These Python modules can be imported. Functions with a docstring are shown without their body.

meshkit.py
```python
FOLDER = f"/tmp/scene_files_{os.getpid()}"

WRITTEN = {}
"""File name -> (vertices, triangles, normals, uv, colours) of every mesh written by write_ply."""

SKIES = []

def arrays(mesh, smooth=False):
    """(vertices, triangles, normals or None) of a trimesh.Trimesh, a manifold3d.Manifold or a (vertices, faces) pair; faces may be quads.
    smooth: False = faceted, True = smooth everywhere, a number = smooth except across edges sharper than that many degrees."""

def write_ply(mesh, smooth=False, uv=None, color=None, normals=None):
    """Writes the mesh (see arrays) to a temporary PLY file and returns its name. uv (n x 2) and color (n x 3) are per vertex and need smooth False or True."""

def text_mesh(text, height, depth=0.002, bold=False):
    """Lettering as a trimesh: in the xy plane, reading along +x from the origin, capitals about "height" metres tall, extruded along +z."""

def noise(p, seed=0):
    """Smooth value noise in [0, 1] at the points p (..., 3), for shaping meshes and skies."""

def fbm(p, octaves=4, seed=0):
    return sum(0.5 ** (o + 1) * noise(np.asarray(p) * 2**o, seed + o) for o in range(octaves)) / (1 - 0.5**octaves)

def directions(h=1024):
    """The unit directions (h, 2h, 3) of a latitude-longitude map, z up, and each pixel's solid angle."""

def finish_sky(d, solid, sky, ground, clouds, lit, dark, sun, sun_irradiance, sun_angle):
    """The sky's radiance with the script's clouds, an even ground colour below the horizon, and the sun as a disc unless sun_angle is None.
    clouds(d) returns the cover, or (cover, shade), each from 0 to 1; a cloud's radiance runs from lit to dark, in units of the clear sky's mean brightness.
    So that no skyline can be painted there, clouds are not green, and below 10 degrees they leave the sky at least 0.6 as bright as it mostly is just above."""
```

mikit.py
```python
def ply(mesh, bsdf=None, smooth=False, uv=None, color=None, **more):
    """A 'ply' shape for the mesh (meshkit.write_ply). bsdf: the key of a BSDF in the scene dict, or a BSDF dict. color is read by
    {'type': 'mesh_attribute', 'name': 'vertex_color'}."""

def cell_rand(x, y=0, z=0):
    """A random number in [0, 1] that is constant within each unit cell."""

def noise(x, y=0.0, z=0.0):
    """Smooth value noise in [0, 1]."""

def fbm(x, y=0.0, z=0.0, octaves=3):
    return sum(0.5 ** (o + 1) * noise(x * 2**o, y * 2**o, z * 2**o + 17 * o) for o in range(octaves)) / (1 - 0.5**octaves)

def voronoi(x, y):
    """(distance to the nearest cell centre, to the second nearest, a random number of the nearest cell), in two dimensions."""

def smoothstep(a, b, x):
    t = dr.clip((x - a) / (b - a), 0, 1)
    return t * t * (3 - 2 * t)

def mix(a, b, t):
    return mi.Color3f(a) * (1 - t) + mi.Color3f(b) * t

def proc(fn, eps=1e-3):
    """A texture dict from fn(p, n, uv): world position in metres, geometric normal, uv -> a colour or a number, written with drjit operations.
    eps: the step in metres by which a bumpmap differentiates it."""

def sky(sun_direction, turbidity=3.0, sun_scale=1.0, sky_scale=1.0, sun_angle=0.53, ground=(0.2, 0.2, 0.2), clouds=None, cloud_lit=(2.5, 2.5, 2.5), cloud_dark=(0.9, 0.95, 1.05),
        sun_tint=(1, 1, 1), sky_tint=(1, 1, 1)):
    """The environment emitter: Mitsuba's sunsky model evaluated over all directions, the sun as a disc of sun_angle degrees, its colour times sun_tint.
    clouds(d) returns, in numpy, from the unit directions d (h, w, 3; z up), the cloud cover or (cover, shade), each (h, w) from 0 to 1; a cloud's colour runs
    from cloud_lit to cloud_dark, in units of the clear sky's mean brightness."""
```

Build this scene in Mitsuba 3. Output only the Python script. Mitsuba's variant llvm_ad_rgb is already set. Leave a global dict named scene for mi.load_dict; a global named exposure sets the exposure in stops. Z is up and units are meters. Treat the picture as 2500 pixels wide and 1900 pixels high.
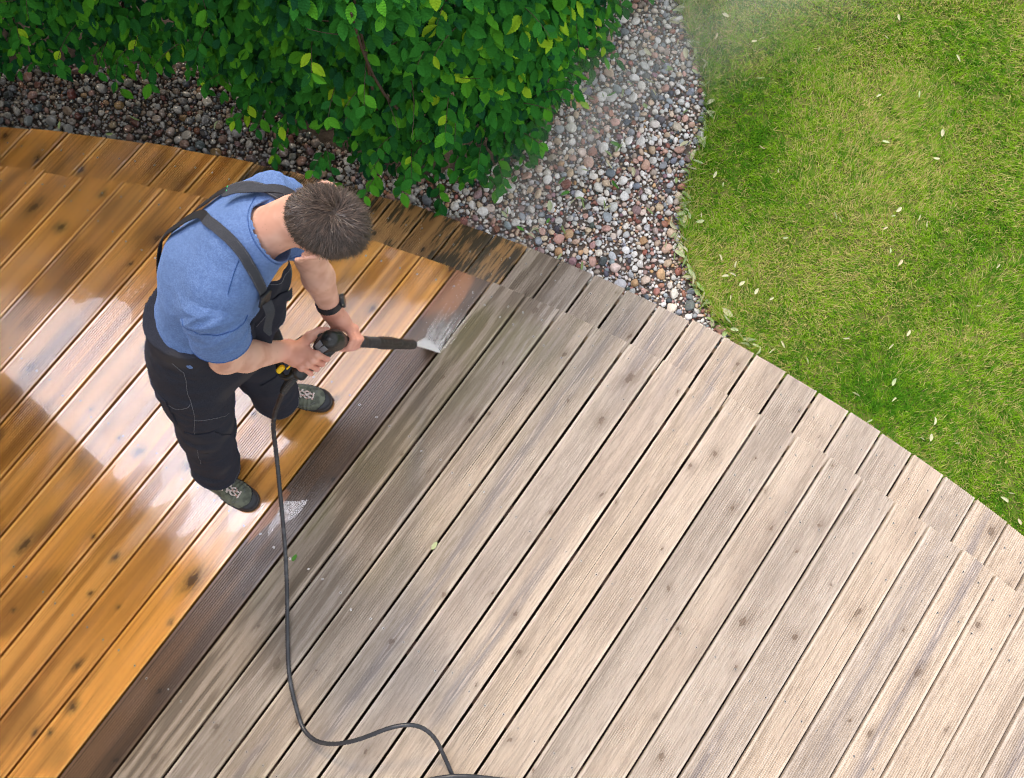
import math, random
import numpy as np, trimesh
import mitsuba as mi, drjit as dr
import mikit, meshkit
from mikit import noise, fbm, cell_rand, smoothstep, mix, proc

random.seed(7)
RNG = np.random.default_rng(7)
T = mi.ScalarTransform4f
scene, labels = {}, {}

# ------------------------------------------------------------------ camera, sky, exposure
CAM = np.array([0.0, 0.0, 3.7648])
FWD = np.array([0.0, 0.2679, -0.9634]); FWD /= np.linalg.norm(FWD)
UPV = -np.array([0.0813, -0.9602, -0.2671])
scene['camera'] = {'type': 'perspective', 'fov': math.degrees(2 * math.atan(1250 / 2400)), 'fov_axis': 'x',
                   'near_clip': 0.05, 'far_clip': 400.0,
                   'to_world': T().look_at(origin=CAM.tolist(), target=(CAM + FWD).tolist(), up=UPV.tolist())}
SUN = np.array([-0.18, 0.60, 0.78]); SUN /= np.linalg.norm(SUN)
GLOW = np.array([-0.31, 0.15, 0.94]); GLOW /= np.linalg.norm(GLOW)  # added bright patch of sky, placed for the wet boards to mirror


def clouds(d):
    """a thin bright overcast: with an added bright patch round GLOW, apart from the sun, dimmer away from it"""
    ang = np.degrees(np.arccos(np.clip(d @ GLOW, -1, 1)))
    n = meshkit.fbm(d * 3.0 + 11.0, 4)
    glow = np.exp(-(ang / 18.0) ** 2)
    return np.ones(d.shape[:2]), np.clip(1 - glow + 0.25 * (n - 0.5), 0, 1)


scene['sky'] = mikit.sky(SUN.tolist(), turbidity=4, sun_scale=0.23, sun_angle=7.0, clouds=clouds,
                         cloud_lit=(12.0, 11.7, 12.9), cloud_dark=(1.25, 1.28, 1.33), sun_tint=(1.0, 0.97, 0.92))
exposure = 2.86

# ------------------------------------------------------------------ helpers


def num(name, k):
    return name if k == 0 else f'{name}_{k:03d}'


COUNT = {}


def numbered(name):
    k = COUNT.get(name, 0); COUNT[name] = k + 1
    return num(name, k)


def add(key, mesh, bsdf, smooth=False, uv=None, color=None, **more):
    key = numbered(key)
    scene[key] = mikit.ply(mesh, bsdf, smooth=smooth, uv=uv, color=color, **more)
    return key


def say(key, label=None, cat=None, group=None, kind=None):
    d = labels.setdefault(key, {})
    for k, v in (('label', label), ('category', cat), ('group', group), ('kind', kind)):
        if v: d[k] = v
    return key


def cat_meshes(ms):
    vs, fs, o = [], [], 0
    for v, f in ms:
        vs.append(v); fs.append(np.asarray(f) + o); o += len(v)
    return np.vstack(vs), np.vstack(fs)


def smoothv(v, f, n=1):
    return v


def unit(v):
    v = np.asarray(v, float)
    return v / np.maximum(np.linalg.norm(v, axis=-1, keepdims=True), 1e-12)


def spline(pts, n):
    """a smooth curve through the points"""
    from scipy.interpolate import CubicSpline
    p = np.asarray(pts, float)
    s = np.r_[0, np.cumsum(np.maximum(np.linalg.norm(np.diff(p[:, :3], axis=0), axis=1), 1e-6))]
    return CubicSpline(s, p)(np.linspace(0, s[-1], n))


def tube(p, r, sides=10, cap=True):
    p = np.asarray(p, float); n = len(p)
    r = np.broadcast_to(r, (n,)).astype(float)
    t = unit(np.gradient(p, axis=0))
    a = np.zeros_like(p)
    a0 = np.cross(t[0], [0, 0, 1.0]) if abs(t[0, 2]) < 0.9 else np.cross(t[0], [1.0, 0, 0])
    a[0] = unit(a0)
    for i in range(1, n):
        x = a[i - 1] - t[i] * (a[i - 1] @ t[i]); a[i] = unit(x)
    b = np.cross(t, a)
    th = np.arange(sides) * 2 * np.pi / sides
    v = p[:, None] + r[:, None, None] * (np.cos(th)[None, :, None] * a[:, None] + np.sin(th)[None, :, None] * b[:, None])
    v = v.reshape(-1, 3)
    i, j = np.meshgrid(np.arange(n - 1), np.arange(sides), indexing='ij')
    q = np.stack([i * sides + j, i * sides + (j + 1) % sides, (i + 1) * sides + (j + 1) % sides, (i + 1) * sides + j], -1).reshape(-1, 4)
    f = np.vstack([q[:, [0, 1, 2]], q[:, [0, 2, 3]]])
    if cap:
        k = len(v); v = np.vstack([v, p[0], p[-1]])
        j = np.arange(sides)
        f = np.vstack([f, np.stack([(j + 1) % sides, j, j * 0 + k], 1), np.stack([(n - 1) * sides + j, (n - 1) * sides + (j + 1) % sides, j * 0 + k + 1], 1)])
    return v, f


# ------------------------------------------------------------------ the deck's own axes
PITCH, OFF = 0.1505, -0.1157
AZ = -0.5376
NX = np.array([math.cos(AZ), math.sin(AZ)])      # across the planks
AX = np.array([-NX[1], NX[0]])                   # along the planks
CEN = np.array([-2.2725, -5.2335])               # centre of the curved edge
R_STEP, R_DECK = 7.3306, 7.0634
STEP_Z, GRAVEL_Z, LAWN_Z = -0.1497, -0.225, -0.225


def arc_t(across, R):
    """where a line along the planks, this far across, meets the curved edge"""
    d = across - CEN @ NX
    return CEN @ AX + np.sqrt(np.maximum(R * R - d * d, 0))


def deck_pt(across, t, z):
    a, t, z = np.broadcast_arrays(across, t, z)
    return np.concatenate([a[..., None] * NX + t[..., None] * AX, z[..., None]], -1)


# ------------------------------------------------------------------ materials


def plank_coords(uv):
    i = dr.floor(uv.x)
    return i, (uv.x - i) * PITCH, uv.y


def grain(i, c, s):
    """(fine streaks, broad streaks, knot core, knot halo) of plank i at c metres across and s metres along"""
    core, halo, bend = mi.Float(0), mi.Float(0), mi.Float(0)
    for k in (-1, 0, 1):
        cell = dr.floor(s / 0.27) + k
        on = dr.select(cell_rand(cell, i, 5) < 0.62, 1.0, 0.0)
        kx = 0.012 + 0.125 * cell_rand(cell, i, 6)
        ks = (cell + 0.5 + 0.8 * (cell_rand(cell, i, 8) - 0.5)) * 0.27
        r = 0.003 + 0.0085 * dr.square(cell_rand(cell, i, 9))
        w = 0.007 * (noise(c * 210, s * 130, i) - 0.5)
        dx, ds = c - kx, (s - ks) * (0.42 + 0.5 * cell_rand(cell, i, 14)) + dx_skew(c, kx, cell, i)
        d = dr.sqrt(dx * dx + ds * ds) + w
        core = dr.maximum(core, on * smoothstep(r * 1.25, r * 0.75, d) * (0.6 + 0.4 * noise(c * 700, s * 500)))
        halo = dr.maximum(halo, on * dr.exp(-dr.square(d / (2.9 * r))) * (0.45 + 0.9 * noise(c * 320, s * 30, i)))
        bend = bend + on * dr.exp(-dr.square(ds / 0.05)) * dx * 0.5 * dr.exp(-dr.square(dx / 0.03))
    cc = c - bend + 0.006 * (noise(s * 1.6, i * 3.7) - 0.5)
    g1 = fbm(cc * 190 + i * 31, s * 3.0, i, 3)
    g2 = noise(cc * 42 + i * 17, s * 0.9, i)
    return g1, g2, core, halo


def dx_skew(c, kx, cell, i):
    return (c - kx) * 0.6 * (cell_rand(cell, i, 12) - 0.5)


def c_clean(p, n, uv):
    i, c, s = plank_coords(uv)
    g1, g2, core, halo = grain(i, c, s)
    t = cell_rand(i, 3, 1)
    col = mix((0.68, 0.360, 0.085), (0.42, 0.185, 0.036), smoothstep(0.25, 0.8, 0.55 * g1 + 0.45 * g2))
    col = mix(col, col * mi.Color3f(0.80, 0.82, 0.95), t * 0.8)
    blotch = smoothstep(0.50, 0.78, fbm(c * 9 + i * 5, s * 3.5, i * 2.0, 3))
    col = mix(col, col * mi.Color3f(0.62, 0.58, 0.55), blotch)
    col = mix(col, mi.Color3f(0.075, 0.032, 0.012), dr.minimum(0.95 * core + 0.85 * halo, 0.93))
    return col


def r_wet(p, n, uv):
    i, c, s = plank_coords(uv)
    return 0.09 + 0.12 * smoothstep(0.42, 0.80, fbm(c * 25 + i * 5, s * 7, i, 3))


def c_dirty(p, n, uv):
    i, c, s = plank_coords(uv)
    g1, g2, core, halo = grain(i, c, s)
    col = mix((0.150, 0.086, 0.048), (0.070, 0.043, 0.028), smoothstep(0.2, 0.8, 0.5 * g1 + 0.5 * g2))
    # stretches of this board that the jet has already been over
    n1 = 0.10 * (fbm(s * 9, c * 40, 3.0, 2) - 0.5)
    done = smoothstep(0.92, 1.02, s + n1) * smoothstep(0.118, 0.100, c + n1 * 0.4 + 0.05 * smoothstep(1.0, 1.3, s))
    low = smoothstep(0.050, 0.040, c + 0.15 * dr.abs(s + 0.06) + 0.3 * n1) * smoothstep(-0.20, -0.14, s + n1) * smoothstep(0.075, 0.060, s)
    done = dr.maximum(done * 0.85, low)
    col = mix(col, mix((0.40, 0.180, 0.075), (0.24, 0.095, 0.035), g2), done)
    return mix(col, mi.Color3f(0.03, 0.02, 0.015), dr.minimum(core + 0.5 * halo, 0.9))


def c_dry(p, n, uv):
    i, c, s = plank_coords(uv)
    g1, g2, core, halo = grain(i, c, s)
    t, u, w = cell_rand(i, 3, 1), cell_rand(i, 3, 2), cell_rand(i, 3, 3)
    g = smoothstep(0.2, 0.8, 0.6 * g1 + 0.4 * g2)
    col = mix((0.590, 0.518, 0.446), (0.440, 0.382, 0.326), g)
    fleck = fbm(c * 330 + i * 13, s * 22, 9.0 + i, 3)
    col = mix(col, mi.Color3f(0.64, 0.582, 0.525), smoothstep(0.54, 0.72, fleck) * 0.55)
    col = mix(col, mi.Color3f(0.29, 0.235, 0.19), smoothstep(0.42, 0.26, fleck) * 0.36)
    col = mix(col, col * mi.Color3f(0.83, 0.84, 0.86), t)
    col = mix(col, col * mi.Color3f(1.02, 0.96, 0.87), u * 0.7)
    # weathered grey streak down the middle of some boards, with pale flakes
    streak = dr.select(w > 0.74, 1.0, 0.0) * smoothstep(0.035, 0.006, dr.abs(c - 0.05 - 0.04 * noise(s * 1.3, i))) * smoothstep(0.25, 0.6, fbm(c * 120 + i, s * 5, 1.0, 3))
    streak = streak * smoothstep(0.3, 0.55, noise(s * 1.1, i * 2.3, 4.0))
    flake = smoothstep(0.58, 0.72, fbm(c * 180 + i, s * 9, 7.0, 2))
    col = mix(col, mix((0.26, 0.235, 0.24), (0.58, 0.52, 0.48), flake), streak * 0.7)
    soft = smoothstep(0.45, 0.8, fbm(c * 7 + i * 3, s * 2.2, 2.0 + i, 3))
    col = mix(col, col * mi.Color3f(0.74, 0.72, 0.72), soft * 0.6)
    # a drying crack
    crack = dr.select(u > 0.68, 1.0, 0.0) * smoothstep(0.0011, 0.0005, dr.abs(c - 0.085 + 0.004 * noise(s * 4, i))) * smoothstep(0.4, 0.5, noise(s * 1.4, i * 5.0))
    col = mix(col, mi.Color3f(0.05, 0.045, 0.05), crack)
    col = mix(col, mi.Color3f(0.150, 0.105, 0.075), dr.minimum(0.55 * core + 0.42 * halo, 0.78))
    # algae and damp, heaviest on the boards next in line for cleaning
    q = uv.x + 1.6 * (fbm(p.x * 3, p.y * 3, 0.0, 2) - 0.5)
    damp = smoothstep(-0.3, -5.0, q)
    algae = damp * (0.45 + 0.55 * smoothstep(0.3, 0.65, fbm(c * 60 + i * 7, s * 4, 5.0, 3)))
    green = smoothstep(0.35, 0.7, fbm(p.x * 4, p.y * 4, 2.0, 2))
    col = mix(col, mix((0.130, 0.100, 0.070), (0.125, 0.110, 0.040), green) * (0.75 + 0.5 * g1), algae * 0.88)
    return col


def c_mossy(p, n, uv):
    """boards of the low step, soaked and not yet cleaned"""
    i, c, s = plank_coords(uv)
    g1, g2, core, halo = grain(i, c, s)
    base = mix((0.400, 0.225, 0.080), (0.230, 0.120, 0.040), g2)
    dark = smoothstep(0.40, 0.55, fbm(c * 150 + i * 7, s * 14, 1.0, 3) * 0.5 + 0.5 * fbm(p.x * 8, p.y * 8, 3.0, 2) + 0.05 * smoothstep(-8.0, -11.0, uv.x))
    dark = dark * 0.95
    col = mix(base, mi.Color3f(0.034, 0.026, 0.011), dark)
    return mix(col, mi.Color3f(0.03, 0.02, 0.01), dr.minimum(core + 0.4 * halo, 0.9))


def bumpy(bsdf, fn, scale, eps=8e-4):
    return {'type': 'bumpmap', 'arbitrary': proc(fn, eps), 'scale': scale, 'bsdf': bsdf}


scene['wood_clean'] = {'type': 'principled', 'base_color': proc(c_clean), 'roughness': proc(r_wet), 'specular': 1.0}
scene['wood_dirty'] = {'type': 'principled', 'base_color': proc(c_dirty), 'roughness': proc(lambda p, n, uv: 0.17 + r_wet(p, n, uv)), 'specular': 0.55}
scene['wood_dry'] = {'type': 'principled', 'base_color': proc(c_dry), 'roughness': 0.75, 'specular': 0.3}
scene['wood_mossy'] = {'type': 'principled', 'base_color': proc(c_mossy), 'roughness': 0.28, 'specular': 0.7}
scene['joist_wood'] = {'type': 'principled', 'base_color': proc(lambda p, n, uv: mix((0.13, 0.075, 0.05), (0.06, 0.04, 0.03), noise(p.x * 40, p.y * 40, p.z * 40))), 'roughness': 0.8}
scene['fascia_wood'] = {'type': 'principled', 'base_color': proc(lambda p, n, uv: mix((0.42, 0.30, 0.19), (0.26, 0.18, 0.11), fbm(p.x * 30, p.y * 30, p.z * 60, 2))), 'roughness': 0.75}
scene['screw_steel'] = {'type': 'principled', 'base_color': {'type': 'rgb', 'value': (0.42, 0.41, 0.39)}, 'metallic': 0.9, 'roughness': 0.35}
scene['screw_slot'] = {'type': 'diffuse', 'reflectance': {'type': 'rgb', 'value': (0.03, 0.028, 0.025)}}
scene['soil'] = {'type': 'diffuse', 'reflectance': proc(lambda p, n, uv: mix((0.055, 0.042, 0.030), (0.022, 0.017, 0.013), fbm(p.x * 12, p.y * 12, 0.0, 4)))}
scene['grit'] = {'type': 'diffuse', 'reflectance': proc(lambda p, n, uv: mix((0.24, 0.20, 0.17), (0.09, 0.075, 0.065), fbm(p.x * 120, p.y * 120, 0.0, 3)) * (1 - 0.6 * smoothstep(-0.6, -0.9, p.x)))}  # darker to the left like the stones: wet, plus painted hedge shade
scene['stone_dry'] = {'type': 'principled', 'base_color': {'type': 'mesh_attribute', 'name': 'vertex_color'}, 'roughness': 0.55, 'specular': 0.4}
scene['stone_wet'] = {'type': 'principled', 'base_color': {'type': 'mesh_attribute', 'name': 'vertex_color'}, 'roughness': 0.13, 'specular': 0.6}


def c_lawn_base(p, n, uv):
    a = fbm(p.x * 30, p.y * 30, 0.0, 3)
    return mix((0.090, 0.150, 0.020), (0.140, 0.150, 0.045), smoothstep(0.35, 0.7, a))


def c_blade(p, n, uv):
    """uv.x: the blade's own random number, uv.y: from root to tip"""
    patch = fbm(p.x * 1.9 + 3.1, p.y * 1.9 + 7.7, 0.0, 3)
    k = uv.x * 0.7 + 0.15 + 0.9 * (patch - 0.5) + 0.7 * (noise(p.x * 30, p.y * 30) - 0.5)
    green = mix((0.092, 0.275, 0.018), (0.270, 0.485, 0.026), smoothstep(0.0, 0.7, k))
    straw = mix((0.66, 0.58, 0.27), (0.52, 0.47, 0.15), cell_rand(dr.floor(uv.x * 997), 3))
    dry = smoothstep(0.74, 0.80, uv.x + 0.75 * (patch - 0.45))
    col = mix(green, straw, dry)
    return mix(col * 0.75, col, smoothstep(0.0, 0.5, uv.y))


scene['lawn_soil'] = {'type': 'diffuse', 'reflectance': proc(c_lawn_base)}
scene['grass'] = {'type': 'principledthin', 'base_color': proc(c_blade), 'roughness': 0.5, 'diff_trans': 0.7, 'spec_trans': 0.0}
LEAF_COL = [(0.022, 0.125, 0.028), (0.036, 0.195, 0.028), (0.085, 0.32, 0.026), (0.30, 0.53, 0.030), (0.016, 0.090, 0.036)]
for k, c in enumerate(LEAF_COL):
    scene[f'leaf_green_{k}'] = {'type': 'principledthin', 'base_color': {'type': 'rgb', 'value': c}, 'roughness': 0.32, 'diff_trans': 0.45, 'spec_trans': 0.0}
scene['leaf_mass'] = {'type': 'principledthin', 'base_color': {'type': 'mesh_attribute', 'name': 'vertex_color'}, 'roughness': 0.32, 'diff_trans': 0.45, 'spec_trans': 0.0}
scene['bark'] = {'type': 'principled', 'base_color': {'type': 'rgb', 'value': (0.055, 0.038, 0.028)}, 'roughness': 0.7}
WILT = [(0.62, 0.62, 0.42), (0.50, 0.58, 0.34), (0.34, 0.46, 0.20), (0.66, 0.58, 0.40), (0.10, 0.30, 0.05)]
for k, c in enumerate(WILT):
    scene[f'wilted_{k}'] = {'type': 'principledthin', 'base_color': {'type': 'rgb', 'value': c}, 'roughness': 0.6, 'diff_trans': 0.5, 'spec_trans': 0.0}
scene['edging_plastic'] = {'type': 'principled', 'base_color': {'type': 'rgb', 'value': (0.02, 0.02, 0.022)}, 'roughness': 0.5}
scene['render_wall'] = {'type': 'diffuse', 'reflectance': {'type': 'rgb', 'value': (0.62, 0.58, 0.50)}}
scene['eave_wood'] = {'type': 'diffuse', 'reflectance': {'type': 'rgb', 'value': (0.11, 0.06, 0.03)}}
scene['roof_tile'] = {'type': 'diffuse', 'reflectance': {'type': 'rgb', 'value': (0.16, 0.06, 0.04)}}

# ------------------------------------------------------------------ ground


def sheet(poly, z):
    from shapely.geometry import Polygon
    v, f = trimesh.creation.triangulate_polygon(Polygon(poly), engine='earcut')
    v = np.column_stack([v, np.full(len(v), z)])
    nz = np.cross(v[f[:, 1]] - v[f[:, 0]], v[f[:, 2]] - v[f[:, 0]])[:, 2]
    f = np.where((nz < 0)[:, None], f[:, ::-1], f)
    return v, f


say(add('ground', sheet([(-150, -150), (150, -150), (150, 150), (-150, 150)], -0.34), 'soil'), kind='structure')
LAWN_EDGE = np.array([[0.10, 4.6], [0.36, 3.9], [0.55, 3.35], [0.641, 3.071], [0.704, 2.897], [0.756, 2.748], [0.791, 2.515], [0.776, 2.346], [0.725, 2.177], [0.713, 1.974],
                      [0.700, 1.816], [0.739, 1.703], [0.814, 1.558], [0.887, 1.470], [0.959, 1.402], [1.045, 1.345]])
EDGE = spline(LAWN_EDGE, 90)
th = np.linspace(math.atan2(1.345 + 5.2335, 1.045 + 2.2725), -0.5, 60)
arc = CEN + (R_STEP + 0.004) * np.stack([np.cos(th), np.sin(th)], 1)
LAWN_POLY = np.vstack([EDGE, arc[1:], [[100, arc[-1, 1] - 5], [100, 100], [0.10, 100]]])
say(add('lawn', sheet(LAWN_POLY, LAWN_Z), 'lawn_soil'), kind='structure')
th2 = np.linspace(th[0], 3.3, 120)
arc2 = CEN + (R_STEP - 0.12) * np.stack([np.cos(th2), np.sin(th2)], 1)
GRAVEL_POLY = np.vstack([EDGE[::-1], [[-12, 4.6]], [[-12, arc2[-1, 1]]], arc2[::-1]])
say(add('gravel_bed', sheet(GRAVEL_POLY, GRAVEL_Z - 0.024), 'grit'), kind='structure')
# edging strip between gravel and lawn
ev = np.concatenate([np.column_stack([EDGE + o, np.full(len(EDGE), z)]) for o, z in (((0, 0), -0.32), ((0, 0), -0.213), ((0.006, 0.002), -0.213), ((0.006, 0.002), -0.32))])
m = len(EDGE); ii = np.arange(m - 1)
ef = np.vstack([np.stack([k * m + ii, k * m + ii + 1, (k + 1) * m + ii + 1, (k + 1) * m + ii], 1) for k in range(3)])
say(add('lawn_edging', (ev, ef), 'edging_plastic'), 'thin black plastic edging strip between the pebbles and the lawn', 'edging')

# ------------------------------------------------------------------ planks


def groove_profile(width, gap):
    """across, height below the plank's top; from left bottom round to right bottom"""
    a = [0.0, 0.0, 0.0015, 0.010]
    h = [-0.026, -0.0018, 0.0, 0.0]
    n = 15; span = width - 0.018; pt = span / n
    for k in range(n):
        x = 0.009 + k * pt
        a += [x + 0.26 * pt, x + 0.33 * pt, x + 0.80 * pt, x + 0.87 * pt]
        h += [0.0, -0.0050, -0.0050, 0.0]
    a += [width - 0.008, width - 0.0015, width, width]
    h += [0.0, 0.0, -0.0018, -0.026]
    return np.array(a), np.array(h)


def plank(i, z, R, t0, bsdf, key, rows=1):
    rr = np.random.default_rng(1000 + i + (500 if R == R_STEP else 0))
    gap = 0.0075 + 0.003 * (i > -6) + 0.001 * rr.standard_normal()
    w = PITCH - gap
    a, h = groove_profile(w, gap)
    x = OFF + i * PITCH + gap / 2 + a
    R = R + 0.003 * rr.standard_normal()
    end = arc_t(x, R)
    z = z + 0.0012 * rr.standard_normal()
    inset = np.where(h > -0.001, 0.0, 0.0)
    vs, uvs = [], []
    for t, dz in ((np.full_like(x, t0), 0.0), (end - 0.002, 0.0), (end, -0.0025)):
        vs.append(deck_pt(x, t, z + h + dz)); uvs.append(np.column_stack([i + (gap / 2 + a) / PITCH, t]))
    m = len(x)
    f = []
    for r in range(2):
        for k in range(m - 1):
            f.append((r * m + k, r * m + k + 1, (r + 1) * m + k + 1, (r + 1) * m + k))
    f = [(a_, d_, c_, b_) for a_, b_, c_, d_ in f]
    v = np.vstack(vs); uv = np.vstack(uvs)
    # the sawn end: a skirt down to the underside, and the underside itself
    k = len(v)
    base = deck_pt(x, end, np.full_like(x, z - 0.026)); v = np.vstack([v, base]); uv = np.vstack([uv, uvs[2]])
    for q in range(m - 1):
        f.append((2 * m + q, 3 * m + q, 3 * m + q + 1, 2 * m + q + 1)[::-1])
    f.append((0, m - 1, 3 * m - 1, 2 * m)[::-1])
    f = np.array(f)
    tri = np.vstack([f[:, [0, 1, 2]], f[:, [0, 2, 3]]])
    nz = np.cross(v[tri[:, 1]] - v[tri[:, 0]], v[tri[:, 2]] - v[tri[:, 0]])[:, 2]
    if nz[len(nz) // 4] < 0: tri = tri[:, ::-1]
    add(key, (v, tri), {'type': 'twosided', 'bsdf': {'type': 'ref', 'id': bsdf}} if False else bsdf, uv=uv)


K_WORK = -6
for i in range(-27, 19):
    plank(i, 0.0, R_DECK, -2.4, 'wood_clean' if i < K_WORK else 'wood_dirty' if i == K_WORK else 'wood_dry', 'deck__plank')
for i in range(-27, 15):
    x = OFF + (i + 0.5) * PITCH
    plank(i, STEP_Z, R_STEP, float(arc_t(x, R_DECK)) - 0.22, 'wood_clean' if i < -13 else 'wood_mossy' if i < -5 else 'wood_dry', 'deck_step__plank')


def board_box(across0, across1, t, w, z0, z1):
    c = np.array([[across0, t - w / 2], [across1, t - w / 2], [across1, t + w / 2], [across0, t + w / 2]])
    v = np.vstack([deck_pt(c[:, 0], c[:, 1], np.full(4, z)) for z in (z0, z1)])
    f = np.array([[0, 3, 2, 1], [4, 5, 6, 7], [0, 1, 5, 4], [1, 2, 6, 5], [2, 3, 7, 6], [3, 0, 4, 7]])
    return v, f


for j in range(-3, 5):
    t = -0.13 + 0.627 * j
    hi = 3.0
    # stop each joist where the curved edge would pass over it
    aa = np.linspace(-4.5, 3.0, 400); ok = arc_t(aa, R_DECK - 0.12) > t + 0.05
    if ok.any():
        add('deck__joist', board_box(aa[ok].min(), aa[ok].max(), t, 0.055, -0.16, -0.0285), 'joist_wood')


def curved_board(R, w, z0, z1):
    t_ = np.linspace(0.30, 2.35, 160)
    ring = [CEN + r * np.stack([np.cos(t_), np.sin(t_)], 1) for r in (R, R - w)]
    v = np.vstack([np.column_stack([ring[k], np.full(160, z)]) for k, z in ((0, z0), (0, z1), (1, z1), (1, z0))])
    i = np.arange(159)
    f = np.vstack([np.stack([k * 160 + i, k * 160 + i + 1, ((k + 1) % 4) * 160 + i + 1, ((k + 1) % 4) * 160 + i], 1) for k in range(4)])
    return v, f


add('deck__fascia', curved_board(R_DECK - 0.045, 0.024, -0.122, -0.0285), 'fascia_wood')
add('deck_step__fascia', curved_board(R_STEP - 0.05, 0.024, -0.335, STEP_Z - 0.0285), 'fascia_wood')
say('deck', kind='structure'); say('deck_step', kind='structure')
# screws: two through every plank at every joist
heads, slots = [], []
ring = np.arange(10) * 2 * np.pi / 10


def disc(c, r, z):
    v = np.vstack([np.column_stack([c[0] + r * np.cos(ring), c[1] + r * np.sin(ring), np.full(10, z)]), [[c[0], c[1], z]]])
    k = np.arange(10)
    return v, np.stack([k, (k + 1) % 10, k * 0 + 10], 1)


for i in range(-26, 18):
    for side in (0.030, 0.112):
        for j in range(-3, 6):
            t = -0.13 + 0.627 * j + RNG.normal(0, 0.008)
            x = OFF + i * PITCH + 0.004 + side + RNG.normal(0, 0.004)
            if t < arc_t(x, R_DECK) - 0.10:
                c = x * NX + t * AX
                heads.append(disc(c, 0.0040, 0.0010)); slots.append(disc(c, 0.0023, 0.0014))
        x = OFF + i * PITCH + 0.004 + side + RNG.normal(0, 0.004)
        t = float(arc_t(x, R_DECK)) - 0.075 + RNG.normal(0, 0.006)
        c = x * NX + t * AX
        heads.append(disc(c, 0.0040, 0.0010)); slots.append(disc(c, 0.0023, 0.0014))
        t = float(arc_t(x, R_STEP)) - 0.10 + RNG.normal(0, 0.01)
        c = x * NX + t * AX
        heads.append(disc(c, 0.0040, STEP_Z + 0.0012)); slots.append(disc(c, 0.0022, STEP_Z + 0.0018))
say(add('deck__screw', cat_meshes(heads), 'screw_steel'), kind='stuff')
say(add('deck__screw_recess', cat_meshes(slots), 'screw_slot'), kind='stuff')

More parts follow.
